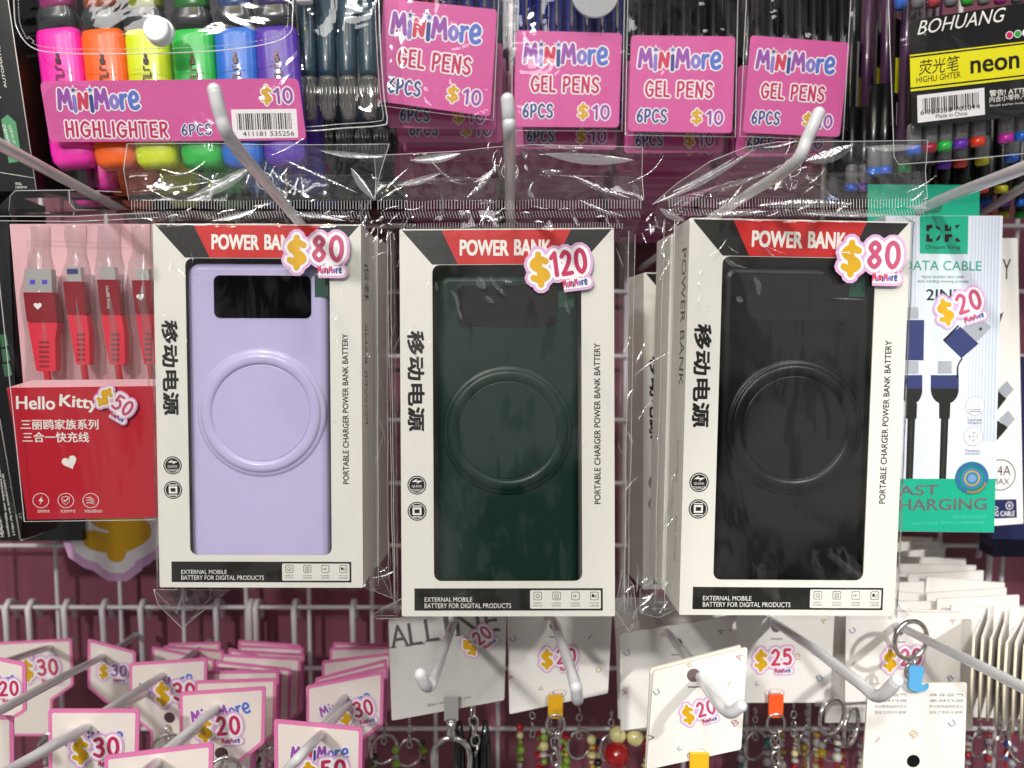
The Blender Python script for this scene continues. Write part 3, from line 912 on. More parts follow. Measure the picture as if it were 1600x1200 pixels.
for s in specs:
    fr, W, H = fit(s['c'], s['Y'], .002)
    FRS.append(fr)
    lab = {'lilac': 'white window box holding the lilac power bank, in a clear bag with an $80 sticker', 'dark green': 'middle white window box holding the dark green power bank, with a $120 sticker',
           'black': 'white window box with black power bank, $80 sticker over its right corner'}[s['col']]
    t, U, V = carton(fr, W, H, BD, lab)
    s['t'] = t; s['W'] = W; s['H'] = H
    power_bank(fr, s['pb'], s['m'], s['col'] + ' power bank with round magnetic ring seen through its box window')
    bag(t, fr, W, H, BD, s['bag'])
    st = s['st']; sticker(t, fr, st[:2], st[2], st[3], s['price'], .0022, s['digit'])

LAMPS = dict(t0=(-.75, -.55, 1.15), t1=(-.1, -.75, 1.15), t2=(.55, -.45, 1.15), top=(-.15, -1.0, 1.15), warm=(-.55, -.6, 1.3), front=(-.65, -1.45, .95), right=(.62, -.95, .75))


def glint_leaf(mb, a, b, w_, lampname, m, bend=0.0, spread=30, n=9):
    """one crease of film from a to b: a narrow arched leaf, tilted to mirror the named lamp into the camera"""
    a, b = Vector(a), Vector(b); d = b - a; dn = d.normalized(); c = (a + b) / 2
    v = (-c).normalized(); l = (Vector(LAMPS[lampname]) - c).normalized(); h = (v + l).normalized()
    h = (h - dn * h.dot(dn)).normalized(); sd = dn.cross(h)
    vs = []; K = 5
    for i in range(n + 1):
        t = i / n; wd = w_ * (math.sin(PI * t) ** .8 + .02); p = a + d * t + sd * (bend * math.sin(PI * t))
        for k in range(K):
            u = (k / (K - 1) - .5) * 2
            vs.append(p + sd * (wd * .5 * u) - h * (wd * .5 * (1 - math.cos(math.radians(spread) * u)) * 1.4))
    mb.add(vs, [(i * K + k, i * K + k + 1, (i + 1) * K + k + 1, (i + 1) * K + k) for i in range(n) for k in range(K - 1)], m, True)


def glint_leaves(s_, lst, seed, name):
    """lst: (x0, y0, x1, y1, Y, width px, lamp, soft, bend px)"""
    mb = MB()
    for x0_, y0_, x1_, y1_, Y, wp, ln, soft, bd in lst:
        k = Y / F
        glint_leaf(mb, P(x0_, y0_, Y), P(x1_, y1_, Y + .001), wp * k, ln, M_HAZEFILM if soft else M_GLINT, bd * k)
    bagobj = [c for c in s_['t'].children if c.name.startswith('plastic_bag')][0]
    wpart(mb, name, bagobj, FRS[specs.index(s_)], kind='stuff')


def scatter(n, x0_, x1_, y0_, y1_, Y, ang, wp, L_, seed, soft=0.15, lamps=('t0', 't1', 't2', 'top', 'front')):
    r_ = random.Random(seed); out = []; n = int(n * .6)
    for _ in range(n):
        x, y = r_.uniform(x0_, x1_), r_.uniform(y0_, y1_); a = math.radians(ang + r_.gauss(0, 28)); l = L_ * r_.uniform(.4, 1.3)
        out.append((x, y, x + l * math.cos(a), y - l * math.sin(a), Y, wp * r_.uniform(.5, 1.3), r_.choice(lamps), r_.random() < soft, r_.uniform(-.12, .12) * l))
    return out


glint_leaves(specs[0], [(296, 309, 396, 258, .358, 20, 't1', 1, 4), (405, 262, 402, 312, .356, 7, 't2', 0, 2), (412, 268, 414, 310, .355, 5, 'top', 0, -2), (420, 262, 470, 300, .357, 5, 't1', 0, 3), (445, 250, 560, 302, .358, 5, 't0', 0, 0), (430, 292, 450, 306, .355, 6, 'warm', 0, 0), (395, 322, 425, 316, .352, 6, 'warm', 0, 2),
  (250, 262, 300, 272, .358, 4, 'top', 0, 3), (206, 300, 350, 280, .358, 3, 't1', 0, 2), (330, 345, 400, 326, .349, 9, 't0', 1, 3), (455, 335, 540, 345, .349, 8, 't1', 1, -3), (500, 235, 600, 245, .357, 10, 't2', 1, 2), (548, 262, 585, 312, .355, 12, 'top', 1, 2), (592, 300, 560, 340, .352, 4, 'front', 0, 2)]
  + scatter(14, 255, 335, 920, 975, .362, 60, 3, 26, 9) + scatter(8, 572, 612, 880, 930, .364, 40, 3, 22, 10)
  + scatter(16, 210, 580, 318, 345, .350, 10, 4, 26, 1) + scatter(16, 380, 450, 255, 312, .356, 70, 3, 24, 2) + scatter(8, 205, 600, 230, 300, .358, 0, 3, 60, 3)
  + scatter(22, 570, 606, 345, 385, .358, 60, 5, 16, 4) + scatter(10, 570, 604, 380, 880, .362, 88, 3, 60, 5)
  + scatter(9, 248, 300, 420, 560, .3465, 75, 1.6, 16, 6, 0) + scatter(5, 520, 560, 430, 600, .3465, 80, 1.4, 18, 7, 0) + scatter(5, 300, 350, 405, 430, .3465, 150, 2, 26, 8, 0), 1, 'glint_crease')
glint_leaves(specs[1], [(730, 308, 776, 256, .345, 9, 'top', 0, 4), (740, 285, 775, 262, .345, 8, 't1', 1, 3), (688, 300, 677, 347, .338, 6, 'front', 0, -9), (600, 300, 640, 262, .35, 4, 't1', 0, -2), (590, 315, 632, 290, .35, 4, 't0', 0, -2), (848, 229, 915, 231, .341, 6, 'warm', 0, 0), (843, 267, 880, 268, .342, 8, 'warm', 0, 0), (895, 274, 985, 309, .342, 10, 'warm', 0, 4),
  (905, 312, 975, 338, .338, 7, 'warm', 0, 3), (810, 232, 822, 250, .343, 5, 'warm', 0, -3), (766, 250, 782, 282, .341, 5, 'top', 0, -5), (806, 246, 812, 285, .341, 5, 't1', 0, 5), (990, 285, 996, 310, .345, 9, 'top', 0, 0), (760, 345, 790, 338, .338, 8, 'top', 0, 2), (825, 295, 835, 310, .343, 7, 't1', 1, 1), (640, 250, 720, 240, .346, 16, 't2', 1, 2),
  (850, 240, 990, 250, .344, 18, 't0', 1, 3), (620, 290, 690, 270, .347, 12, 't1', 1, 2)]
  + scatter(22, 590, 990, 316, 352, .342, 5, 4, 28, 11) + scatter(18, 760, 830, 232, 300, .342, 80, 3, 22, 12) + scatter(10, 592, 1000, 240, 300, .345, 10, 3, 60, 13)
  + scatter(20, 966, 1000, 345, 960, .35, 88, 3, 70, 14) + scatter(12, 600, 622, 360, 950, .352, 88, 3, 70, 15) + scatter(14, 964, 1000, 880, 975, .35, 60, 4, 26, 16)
  + scatter(9, 632, 672, 430, 600, .3385, 75, 1.6, 16, 17, 0) + [(748, 432, 758, 452, .3385, 14, 'top', 0, 2), (765, 430, 790, 462, .3385, 7, 't1', 0, 2), (704, 452, 716, 488, .3385, 6, 't0', 0, -4), (715, 482, 722, 500, .3385, 5, 'top', 0, 0), (758, 462, 772, 474, .3385, 8, 'front', 0, 0), (785, 438, 800, 441, .3385, 6, 'warm', 0, 0), (884, 470, 890, 490, .3385, 5, 'front', 0, 2), (680, 440, 684, 455, .3385, 4, 'warm', 0, 0)], 2, 'glint_crease')
glint_leaves(specs[2], [(1258, 252, 1335, 226, .338, 20, 'right', 0, 4), (1262, 250, 1320, 232, .338, 12, 'top', 0, 3), (1108, 300, 1235, 250, .341, 6, 'warm', 0, 5), (1120, 302, 1230, 262, .341, 5, 't1', 0, -4), (1022, 318, 1180, 232, .345, 9, 't2', 1, 6), (1050, 300, 1150, 245, .344, 7, 't0', 1, 3), (1210, 298, 1222, 270, .341, 9, 't1', 1, 2), (1335, 278, 1352, 300, .341, 3, 'warm', 0, 1),
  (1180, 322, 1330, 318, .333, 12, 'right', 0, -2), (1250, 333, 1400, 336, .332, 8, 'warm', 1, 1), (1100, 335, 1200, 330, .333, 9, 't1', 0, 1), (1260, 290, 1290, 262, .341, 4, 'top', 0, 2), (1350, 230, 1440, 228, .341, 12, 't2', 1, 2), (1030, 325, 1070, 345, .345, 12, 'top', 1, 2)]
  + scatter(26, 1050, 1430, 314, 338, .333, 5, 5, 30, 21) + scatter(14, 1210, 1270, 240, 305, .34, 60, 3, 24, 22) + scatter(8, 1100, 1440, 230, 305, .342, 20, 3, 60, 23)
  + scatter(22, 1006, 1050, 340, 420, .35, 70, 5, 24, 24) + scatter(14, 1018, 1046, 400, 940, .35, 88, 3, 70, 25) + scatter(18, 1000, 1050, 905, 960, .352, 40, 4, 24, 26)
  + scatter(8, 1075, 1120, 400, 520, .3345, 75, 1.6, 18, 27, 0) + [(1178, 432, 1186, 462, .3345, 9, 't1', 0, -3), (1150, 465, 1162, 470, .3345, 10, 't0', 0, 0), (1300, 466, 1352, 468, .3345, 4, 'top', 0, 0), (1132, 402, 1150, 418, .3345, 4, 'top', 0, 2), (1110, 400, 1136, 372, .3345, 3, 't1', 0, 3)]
  + scatter(10, 1130, 1350, 392, 420, .3345, 160, 2, 40, 28, 0), 3, 'glint_crease')

# print on the side of the black power bank's box (left flank) and the lilac one's right flank
def flank(fr, W, H, t, side, lines):
    R = fr.R @ Matrix.Rotation(math.radians(-90 if side < 0 else 90), 3, 'Z')
    for body, d, z0, z1, hh, m, up in lines:
        vs, fs = txt2d(body, 0); out = []
        for x, y in vs:
            zz = z0 + (z1 - z0) * x; yy = d + hh * y * up
            out.append((side * (W / 2 + 5e-5), yy, zz))
        MB().add(out, fs, m).build('flank_lettering', t)


M_GREYINK = mat('grey_ink', '#5a5a58', .5)
s = specs[2]; H = s['H']
flank(FRS[2], s['W'], H, s['t'], -1, [('POWER BANK', .012, .93 * H, .58 * H, .008, M_GREYINK, -1), ('Dual output', .012, .44 * H, .33 * H, .003, M_GREYINK, -1), ('Fast charge', .012, .24 * H, .12 * H, .003, M_GREYINK, -1)])
s = specs[0]
flank(FRS[0], s['W'], s['H'], s['t'], 1, [('移动', .007, .80 * s['H'], .90 * s['H'], .012, M_BLACKINK, 1), ('POWER BANK', .008, .45 * s['H'], .74 * s['H'], .006, M_GREYINK, 1)])

# boxes further back on the same hooks
f2, W2, H2 = fit([(1001, 428), (1280, 426), (1275, 916), (1000, 914)], .428, .05)
carton(Fr(f2.o, f2.R @ rot(9)), W2, H2, .03, 'shaded white box hanging behind the gap left of the black power bank', detail=False, group='spare boxed power banks')
f3 = Fr(FRS[0].w(.002, .034, .0005), FRS[0].R @ rot(-2)); carton(f3, specs[0]['W'], specs[0]['H'] * .99, .028, 'white box directly behind the lilac power bank box', group='spare boxed power banks')
f4 = Fr(FRS[2].w(-.001, .032, .001), FRS[2].R @ rot(1)); carton(f4, specs[2]['W'], specs[2]['H'] * .98, .028, 'white box directly behind the black power bank box', group='spare boxed power banks')
#PART2
# ------------------------------------------------------------------ highlighter pouch, top left
def quad(fr, pts, h=0.0): return [fr.q(x, y, h) for x, y in pts]


def card(name, parent, fr, pts, h, m, r=.002, t=.0004, m2=None):
    mb = MB(); mb.poly(rounded(quad(fr, pts, h), r) if r else quad(fr, pts, h), h, m, t, m2); return mb.build(name, parent)


def line(name, parent, fr, body, A, B, hp, m, h, off=0.0, slant=0.0):
    mb = MB(); text(mb, fr, body, A, B, hp, m, h, off, slant); return mb.build(name, parent)


def hand(name, parent, fr, body, A, B, hp, m, h, rad=.09, orad=.08, om=None):
    mb = MB(); strokes(mb, pmap(fr, A, B, hp), body, m, rad, h, orad, om or M_STICKWHITE, gap=rad * 2 + .09); return mb.build(name, parent)


def mlogo(parent, fr, A, B, hp, h, outline=True):
    mb = MB(); logo(mb, fr, A, B, hp, h, outline); return mb.build('store_name', parent)


def barcode(parent, fr, pts, h, m_bg=None):
    """pts TL TR BR BL in pixels"""
    q = [Vector(a) for a in quad(fr, pts, h)]
    mb = MB(); mb.poly([tuple(a) for a in q], h, M_STICKWHITE); b = mb.build('barcode_label', parent)
    rr = random.Random(3); mb = MB(); u = .08
    f = lambda u, v: tuple((q[0] * (1 - u) + q[1] * u) * (1 - v) + (q[3] * (1 - u) + q[2] * u) * v)
    while u < .92:
        wd = rr.choice((.008, .014, .022)); mb.poly([f(u, .14), f(u + wd, .14), f(u + wd, .70), f(u, .70)], h + 5e-5, M_BLACKINK); u += wd + rr.choice((.009, .013, .02))
    mb.build('bars', b, kind='stuff')
    return b


def bar_solid(mb, A, B, wx, wy, m, n=14, prof=((0, .75), (.04, .95), (.1, 1), (.95, 1), (1, .93)), sq=3.5, ux=None):
    """rounded bar from world point A (foot) to B"""
    A = Vector(A); B = Vector(B); d = (B - A); dn = d.normalized()
    X = (ux or Vector((1, 0, 0))); X = (X - dn * X.dot(dn)).normalized(); Yv = dn.cross(X)
    vs = []; fs = []
    for t, k in prof:
        for j in range(n):
            a = 2 * PI * j / n; c, s_ = math.cos(a), math.sin(a)
            c = math.copysign(abs(c) ** (2 / sq), c); s_ = math.copysign(abs(s_) ** (2 / sq), s_)
            vs.append(A + d * t + X * (wx * k * c) + Yv * (wy * k * s_))
    for i in range(len(prof) - 1):
        for j in range(n): fs.append((i * n + j, i * n + (j + 1) % n, (i + 1) * n + (j + 1) % n, (i + 1) * n + j))
    fs += [tuple(range(n))[::-1], tuple((len(prof) - 1) * n + j for j in range(n))]
    return mb.add(vs, fs, m, True)


HL = [('pink', '#ff2bb8'), ('orange', '#ff6a1a'), ('yellow', '#dff01a'), ('green', '#2fc24e'), ('blue', '#2a72d8'), ('violet', '#5a35b0')]
HLM = [mat('fluo_' + n, c, .38, coat=.3, grain=.02) for n, c in HL]
M_COLLAR = mat('smoke_collar', '#3a3c40', .25, coat=.4)
M_TEXTD = mat('dark_print', '#4a2038', .5)
tops = [(94, 51), (163, 52), (231, 52), (303, 52), (370, 50), (433, 48)]
bots = [(121, 262), (187, 263), (250, 263), (321, 263), (383, 262), (449, 260)]
YH = .402
M_SHADECARD = mat('shade_backing', '#1c1a22', .6)  # near black colour standing in for the shade between hanging packs


def highlighters(dx, dy, Y, lab2, full=True):
    for i, ((tx, ty), (bx, by)) in enumerate(zip(tops, bots)):
        A = P(bx + dx, by + dy, Y); B = P(tx + dx, ty + dy, Y + .002); m = HLM[i]
        t = thing('highlighter', A, HL[i][0] + ' highlighter pen ' + lab2, 'highlighter', 'highlighters ' + ('in the front pouch' if full else 'in the pouch behind'))
        z = Vector((0, 0, 0)); d = B - A
        mb = MB(); bar_solid(mb, z, d, .0108 if i else .0112, .006, m); mb.build('barrel', t)
        mb = MB(); bar_solid(mb, d, d * 1.22, .0100, .0056, M_COLLAR, prof=((0, 1), (.5, 1), (.8, .8), (1, .75))); mb.build('collar', t)
        if full:
            mb = MB(); bar_solid(mb, d * 1.0 + Vector((0, 0, .0105)), d * 1.5, .0085, .005, mat('clear_cap_' + HL[i][0], tuple(c * .25 + .03 for c in hx(HL[i][1])), .15, coat=.5)); mb.build('cap', t)
            # printed name running up the barrel
            fr = Fr(A, rot(0)); mb = MB()
            up = d.normalized(); sx = Vector((1, 0, 0))
            c0 = Vector((.0005, -.00665, 0)) + d * .47
            mk = M_TEXTD if i < 3 else mat('bronze_print', '#8a6a58', .5)
            zz = (c0.z, c0.z)
            for k in range(8):
                o_ = c0 + up * (.0031 * k); wd = .0022 if k < 5 else .0022 - .0005 * (k - 4); hh = .0024; w8 = .0006
                qd = lambda x0_, x1_, y0_, y1_: mb.add([o_ + sx * x0_ + up * y0_, o_ + sx * x1_ + up * y0_, o_ + sx * x1_ + up * y1_, o_ + sx * x0_ + up * y1_], [(0, 1, 2, 3)], mk)
                qd(-wd, wd, 0, w8)
                if k % 3 != 1: qd(-wd, -wd + w8, w8, hh)
                if k % 2 == 0: qd(wd - w8, wd, w8, hh)
                if k % 3 == 0: qd(-wd, wd, hh, hh + w8 * .6)
                if k > 5: qd(-wd, wd, w8, hh)
            mb.build('barrel_print', t, kind='stuff')


highlighters(0, 0, YH, 'in the front clear pouch, above and below the pink label')
highlighters(33, 38, .445, 'in the shaded pouch behind the first', False)
for j, (x0_, x1_, yb, Y_) in enumerate(((70, 500, 285, .475), (90, 520, 305, .51), (110, 540, 322, .545))):
    fj = Fr(P((x0_ + x1_) / 2, yb, Y_), rot(0)); t = thing('highlighter_pouch', fj, ('first', 'second', 'third')[j] + ' shaded highlighter pouch deep behind the front one, under its lower edge', 'pouch', 'shaded highlighter pouches')
    hw = (x1_ - x0_) / 2 * Y_ / F
    for k in range(6):
        mb = MB(); xx = -hw + hw * 2 * (k + .5) / 6; bar_solid(mb, Vector((xx, 0, 0)), Vector((xx, 0, .07)), .0105, .006, HLM[k]); mb.build('barrel', t)
    MB().box(-hw, hw, -.009, -.0085, .013, .045, M_PINKCARD).build('paper_label', t)
    MB().box(-hw, hw, .0065, .008, -.002, .16, M_SHADECARD).build('backing_card', t)  # dark sheet in place of the shade behind these pens
fr, W, H = fit([(62, 127), (466, 122), (479, 219), (78, 222)], .3935, .02)
t = thing('highlighter_pouch', fr, 'clear snap pouch of six highlighters with pink HIGHLIGHTER label and white button', 'pouch', 'pen pouches')
card('paper_label', t, fr, [(62, 127), (466, 122), (479, 219), (78, 222)], 0, M_PINKCARD, .003)
mlogo(t, fr, (93, 170), (217, 169), 28, 1e-4)
hand('lettering', t, fr, 'HIGHLIGHTER', (105, 213), (262, 214), 21, M_CRIMSON, 1e-4, .09, .10)
hand('lettering', t, fr, '6PCS', (285, 211), (330, 210), 15, M_NAVY, 1e-4, .08, .09)
hand('dollar_sign', t, fr, '$', (410, 160), (424, 160), 21, M_YELLOW, 1e-4, .10, .10)
hand('price_digits', t, fr, '10', (430, 161), (457, 160), 20, M_PURPLE, 1e-4, .10, .10)
b = barcode(t, fr, [(361, 171), (463, 170), (466, 215), (364, 217)], 1e-4)
line('lettering', b, fr, '411181 535256', (380, 213), (460, 212), 7, M_BLACKINK, 2e-4)
YF = .388
mb = MB()
film_grid(mb, [[P(16, -60, YF), P(150, -60, YF), P(300, -60, YF), P(462, -60, YF)], [P(24, 60, YF), P(150, 60, YF - .003), P(300, 60, YF - .003), P(463, 55, YF)],
               [P(60, 122, YF), P(170, 122, YF - .001), P(320, 122, YF - .001), P(466, 118, YF)], [P(80, 225, YF), P(200, 225, YF - .001), P(330, 225, YF - .001), P(480, 221, YF)], [P(100, 290, YF + .012), P(210, 296, YF + .006), P(340, 296, YF + .006), P(480, 286, YF + .012)]], M_SLEEVE, 6, 6, .0012, 60, 2.0)
wpart(mb, 'clear_sleeve', t, fr)
mb = MB()
seam = cr([(22, -50, YF - .002), (22, 10, YF - .002), (27, 45, YF - .002), (50, 74, YF - .002), (95, 83, YF - .003), (200, 84, YF - .003), (330, 80, YF - .003), (420, 68, YF - .003), (452, 52, YF - .003), (457, 30, YF - .002), (458, -50, YF - .002)], 10)
sp = [P(*a) for a in seam]
mb.tube(sp, .0003, M_EDGE, 6)
off = [p + Vector(((.0022 if i < 30 else -.0022 if i > 75 else 0), 0, (.0022 if 25 < i < 85 else 0))) for i, p in enumerate(sp)]
for i in range(0, len(off) - 1):
    a, c = off[i], off[i + 1]
    k = max(1, int((c - a).length / .0013))
    for q in range(k): mb.tube([a.lerp(c, q / k), a.lerp(c, (q + .55) / k)], .00022, M_EDGE, 4)
wpart(mb, 'stitched_flap_seam', t, fr)
mb = MB(); c = P(250, 50, YF - .004); n = 32; ws = mat('white_snap', '#f1f1f2', .45, coat=.2)
R_ = [(.0055, .0052), (.0061, .0046), (.0061, .001), (.0068, .0008), (.0069, -.001)]
vs = []
for r_, h_ in R_: vs += [(c.x + r_ * math.cos(2 * PI * i / n), c.y - h_, c.z + r_ * math.sin(2 * PI * i / n)) for i in range(n)]
mb.add(vs, [(k * n + i, (k + 1) * n + i, (k + 1) * n + (i + 1) % n, k * n + (i + 1) % n) for k in range(len(R_) - 1) for i in range(n)], ws)
mb.add(vs[:n], [tuple(range(n))], ws)
wpart(mb, 'snap_button', t, fr)


# ------------------------------------------------------------------ dark pens pouch beside it
M_SLATE = mat('slate_blue_plastic', '#27404f', .35, coat=.3)
M_CLEARPL = mat('clear_grip', '#8c8c8a', .15, trans=.55, coat=.4)


def slim_pens(xs, top, bot, Y, lean, label, barrel, n_grp, gripy=None, r=.0049, tip=True):
    for i, x in enumerate(xs):
        A = P(x + lean, bot, Y); B = P(x, top, Y); d = B - A
        t = thing('gel_pen', A, label[i] if isinstance(label, list) else label, 'pen', n_grp)
        mb = MB(); z = d * (.27 if tip else 0)
        bar_solid(mb, z, d, r, r * .9, barrel, 12, ((0, .95), (.05, 1), (1, 1)), 2.2); mb.build('barrel', t)
        if tip:
            mb = MB(); bar_solid(mb, Vector((0, 0, 0)), d * .27, r * .92, r * .85, M_CLEARPL, 12, ((0, .55), (.1, .8), (.3, .9), (.9, .95), (1, 1)), 2.2); mb.build('clear_grip', t)
            mb = MB()
            for q in range(7):
                a = q * .9; mb.tube([d * (.05 + .02 * (q % 3)) + Vector((r * .95 * math.sin(a), -r * .9 * abs(math.cos(a)), 0)), d * .25 + Vector((r * .95 * math.sin(a), -r * .9 * abs(math.cos(a)), 0))], .0003, M_CHROME, 4)
            mb.build('grip_ribs', t, kind='stuff')


slim_pens([478, 508, 540, 572], -60, 188, .412, 6, [o + ' slate blue pen in the pouch right of the highlighters' for o in ('leftmost', 'second', 'third', 'rightmost')], M_SLATE, 'slate blue pens')
slim_pens([502, 533, 563, 592], 60, 252, .47, 6, [o + ' slate blue pen in the shaded pouch further back' for o in ('leftmost', 'second', 'third', 'rightmost')], M_SLATE, 'slate blue pens further back')
fr = frame(533, 195, .405)
t = thing('pen_pouch', fr, 'clear stitched pouch of slate blue pens between highlighters and gel pens', 'pouch', 'pen pouches')
mb = MB(); YF = .402
film_grid(mb, [[P(462, -60, YF), P(530, -60, YF), P(590, -60, YF)], [P(466, 60, YF), P(533, 60, YF - .003), P(597, 60, YF)], [P(473, 203, YF), P(535, 203, YF), P(606, 195, YF)]], M_SLEEVE, 8, 8, .002, 70, 5.0)
wpart(mb, 'clear_sleeve', t, fr)
mb = MB(); sp = [P(*a) for a in cr([(590, -60, YF - .001), (594, 60, YF - .001), (600, 150, YF - .001), (605, 188, YF - .001), (595, 196, YF - .001), (540, 200, YF - .001), (478, 204, YF - .001), (473, 190, YF - .001)], 8)]
mb.tube(sp, .00035, M_EDGE, 5); mb.tube([p + Vector((-.002, 0, .002)) for p in sp], .0002, M_EDGE, 4)
wpart(mb, 'welded_edge', t, fr)
mb = MB(); a = P(474, -30, .40); c = P(476, 6, .40); bar_solid(mb, c, a, .004, .003, M_STICKWHITE); wthing(mb, 'pen_clip', c, 'white pen clip showing at the top of the slate blue pens', 'pen clip')

for j, (x_, y_, Y_) in enumerate(((548, 262, .50), (560, 288, .53), (572, 312, .56))):
    fj = Fr(P(x_, y_, Y_), rot(0)); t = thing('pen_pouch', fj, ('first', 'second', 'third')[j] + ' shaded slate pen pouch behind, seen through the bag flaps', 'pouch', 'shaded pen pouches')
    for k in range(5):
        xx = -.028 + .014 * k
        mb = MB(); bar_solid(mb, Vector((xx, 0, .003)), Vector((xx, 0, .03)), .0046, .0044, M_CLEARPL, 10, ((0, .6), (.3, .9), (1, 1)), 2.2); mb.build('clear_grip', t)
        mb = MB(); bar_solid(mb, Vector((xx, 0, .03)), Vector((xx, 0, .12)), .0048, .0046, M_SLATE, 10, ((0, 1), (1, 1)), 2.2); mb.build('barrel', t)
    MB().box(-.038, .038, .006, .0075, -.004, .14, M_SHADECARD).build('backing_card', t)  # dark sheet painted as the shade at the back of the pouch

# ------------------------------------------------------------------ gel pen stacks
M_BLUEPEN = mat('blue_barrel', '#1b2266', .25, coat=.5)
M_BLACKPEN = mat('black_barrel', '#17171a', .25, coat=.5)
M_REDPEN = mat('red_barrel', '#8a1a30', .25, coat=.5)
cols = [
 dict(c=[(599, -4), (777, 15), (766, 182), (591, 158)], Y=.425, name='leftmost', pens=[(640, M_BLACKPEN), (668, M_REDPEN), (697, M_BLUEPEN), (726, M_BLUEPEN), (752, M_BLUEPEN)], x0=600, x1=775, shift=0),
 dict(c=[(806, 47), (972, 52), (967, 199), (803, 198)], Y=.437, name='second', pens=[(820 + 23.5 * k, M_BLUEPEN) for k in range(7)], x0=806, x1=970, shift=0),
 dict(c=[(986, 55), (1149, 57), (1144, 208), (981, 205)], Y=.437, name='third', pens=[(1000 + 23 * k, M_BLACKPEN) for k in range(7)], x0=984, x1=1148, shift=0),
 dict(c=[(1173, 55), (1328, 67), (1312, 214), (1160, 207)], Y=.437, name='rightmost', pens=[(1183 + 22 * k, M_BLACKPEN) for k in range(7)], x0=1168, x1=1322, shift=0),
]
rnd = random.Random(5)
for ci, cdef in enumerate(cols):
    c = cdef['c']; nm = cdef['name']
    fr, W, H = fit(c, cdef['Y'], .01)
    t = thing('gel_pen_pouch', fr, 'front pouch of gel pens with pink GEL PENS label, ' + nm + ' of the four stacks', 'pouch', 'gel pen pouches')
    card('paper_label', t, fr, c, 0, M_PINKCARD, .0022)
    X = lambda u, v: ((c[0][0] * (1 - u) + c[1][0] * u) * (1 - v) + (c[3][0] * (1 - u) + c[2][0] * u) * v, (c[0][1] * (1 - u) + c[1][1] * u) * (1 - v) + (c[3][1] * (1 - u) + c[2][1] * u) * v)
    k = (c[1][0] - c[0][0]) / 165
    mlogo(t, fr, X(.085, .33), X(.86, .33), 28 * k, 1e-4)
    hand('lettering', t, fr, 'GEL', X(.16, .63), X(.38, .63), 22 * k, M_CRIMSON, 1e-4, .085, .10)
    hand('lettering', t, fr, 'PENS', X(.46, .63), X(.79, .635), 22 * k, M_CRIMSON, 1e-4, .085, .10)
    hand('lettering', t, fr, '6PCS', X(.085, .90), X(.36, .90), 19 * k, M_NAVY, 1e-4, .085, .09)
    hand('dollar_sign', t, fr, '$', X(.61, .90), X(.70, .90), 18 * k, M_YELLOW, 1e-4, .11, .10)
    hand('price_digits', t, fr, '10', X(.75, .91), X(.90, .91), 19 * k, M_PURPLE, 1e-4, .10, .10)
    YF = cdef['Y'] - .003
    mb = MB()
    film_grid(mb, [[P(c[0][0] - 4, -60, YF), P(800 + .5 * (c[0][0] + c[1][0]) - 800, -60, YF - .002), P(c[1][0] + 5, -60, YF)], [P(c[0][0] - 4, c[0][1], YF), P(.5 * (c[0][0] + c[1][0]), c[0][1], YF - .002), P(c[1][0] + 5, c[1][1], YF)],
                   [P(c[3][0] - 4, c[3][1] + 6, YF), P(.5 * (c[3][0] + c[2][0]), c[3][1] + 7, YF - .001), P(c[2][0] + 5, c[2][1] + 6, YF)]], M_SLEEVE, 6, 8, .0015, 80, ci * 3.1)
    sl = wpart(mb, 'clear_sleeve', t, fr)
    mb = MB(); cc = quad(fr, [(c[0][0] - 4, -60), (c[3][0] - 4, c[3][1] + 6), (c[2][0] + 5, c[2][1] + 6), (c[1][0] + 5, -60)], .003)
    mb.tube([(x, -.003, z) for x, z in cc], .00022, M_EDGE, 5); mb.build('welded_edge', sl)
    for i, (px, m) in enumerate(cdef['pens']):
        A = P(px, c[3][1] - 4, cdef['Y'] + .008); B = P(px + (8 if ci == 0 else 3), -70, cdef['Y'] + .008)
        if A.z > B.z: A, B = B, A
        mb = MB(); bar_solid(mb, Vector((0, 0, 0)), B - A, .0040, .0038, m, 12, ((0, .9), (.03, 1), (1, 1)), 2.1)
        t2 = thing('gel_pen', A, ('first', 'second', 'third', 'fourth', 'fifth', 'sixth', 'seventh')[i] + ' pen from the left above the ' + nm + ' pink GEL PENS label', 'pen', 'gel pens standing in the front pouches')
        mb.build('barrel', t2)
        mb = MB(); q0 = (B - A) * .55 + Vector((0, -.0045, 0)); mb.tube([q0, (B - A) + Vector((0, -.0045, 0))], .0009, M_CHROME if m is M_BLUEPEN else M_BLACKPL, 6); mb.build('clip', t2)
    # pouches hung behind the front one
    o, Rm = fr.o, fr.R
    nst = 13
    for j in range(1, nst + 1):
        Yj = cdef['Y'] + .004 + j * .0115
        fj = Fr((o.x * (1 + .02 * j / nst) + rnd.uniform(-.0025, .0025) + (.0028 * j * (.75 if ci == 0 and j < 6 else .0)), Yj, o.z - .0042 - .0030 * j + rnd.uniform(-.0012, .0012)), rot(rnd.uniform(-3, 3), rnd.uniform(-2, 4), rnd.uniform(-1.5, 1.5)))
        t2 = thing('gel_pen_pouch', fj, ('second','third','fourth','fifth','sixth','seventh','eighth','ninth','tenth','eleventh','twelfth','thirteenth','fourteenth')[j - 1] + ' gel pen pouch from the front in the ' + nm + ' stack, pink label edge showing', 'pouch', 'gel pen pouches')
        mb = MB(); mb.poly(rrect(-W / 2, W / 2, 0, H, .002, 3), 0, M_PINKCARD, .0005); mb.build('paper_label', t2)
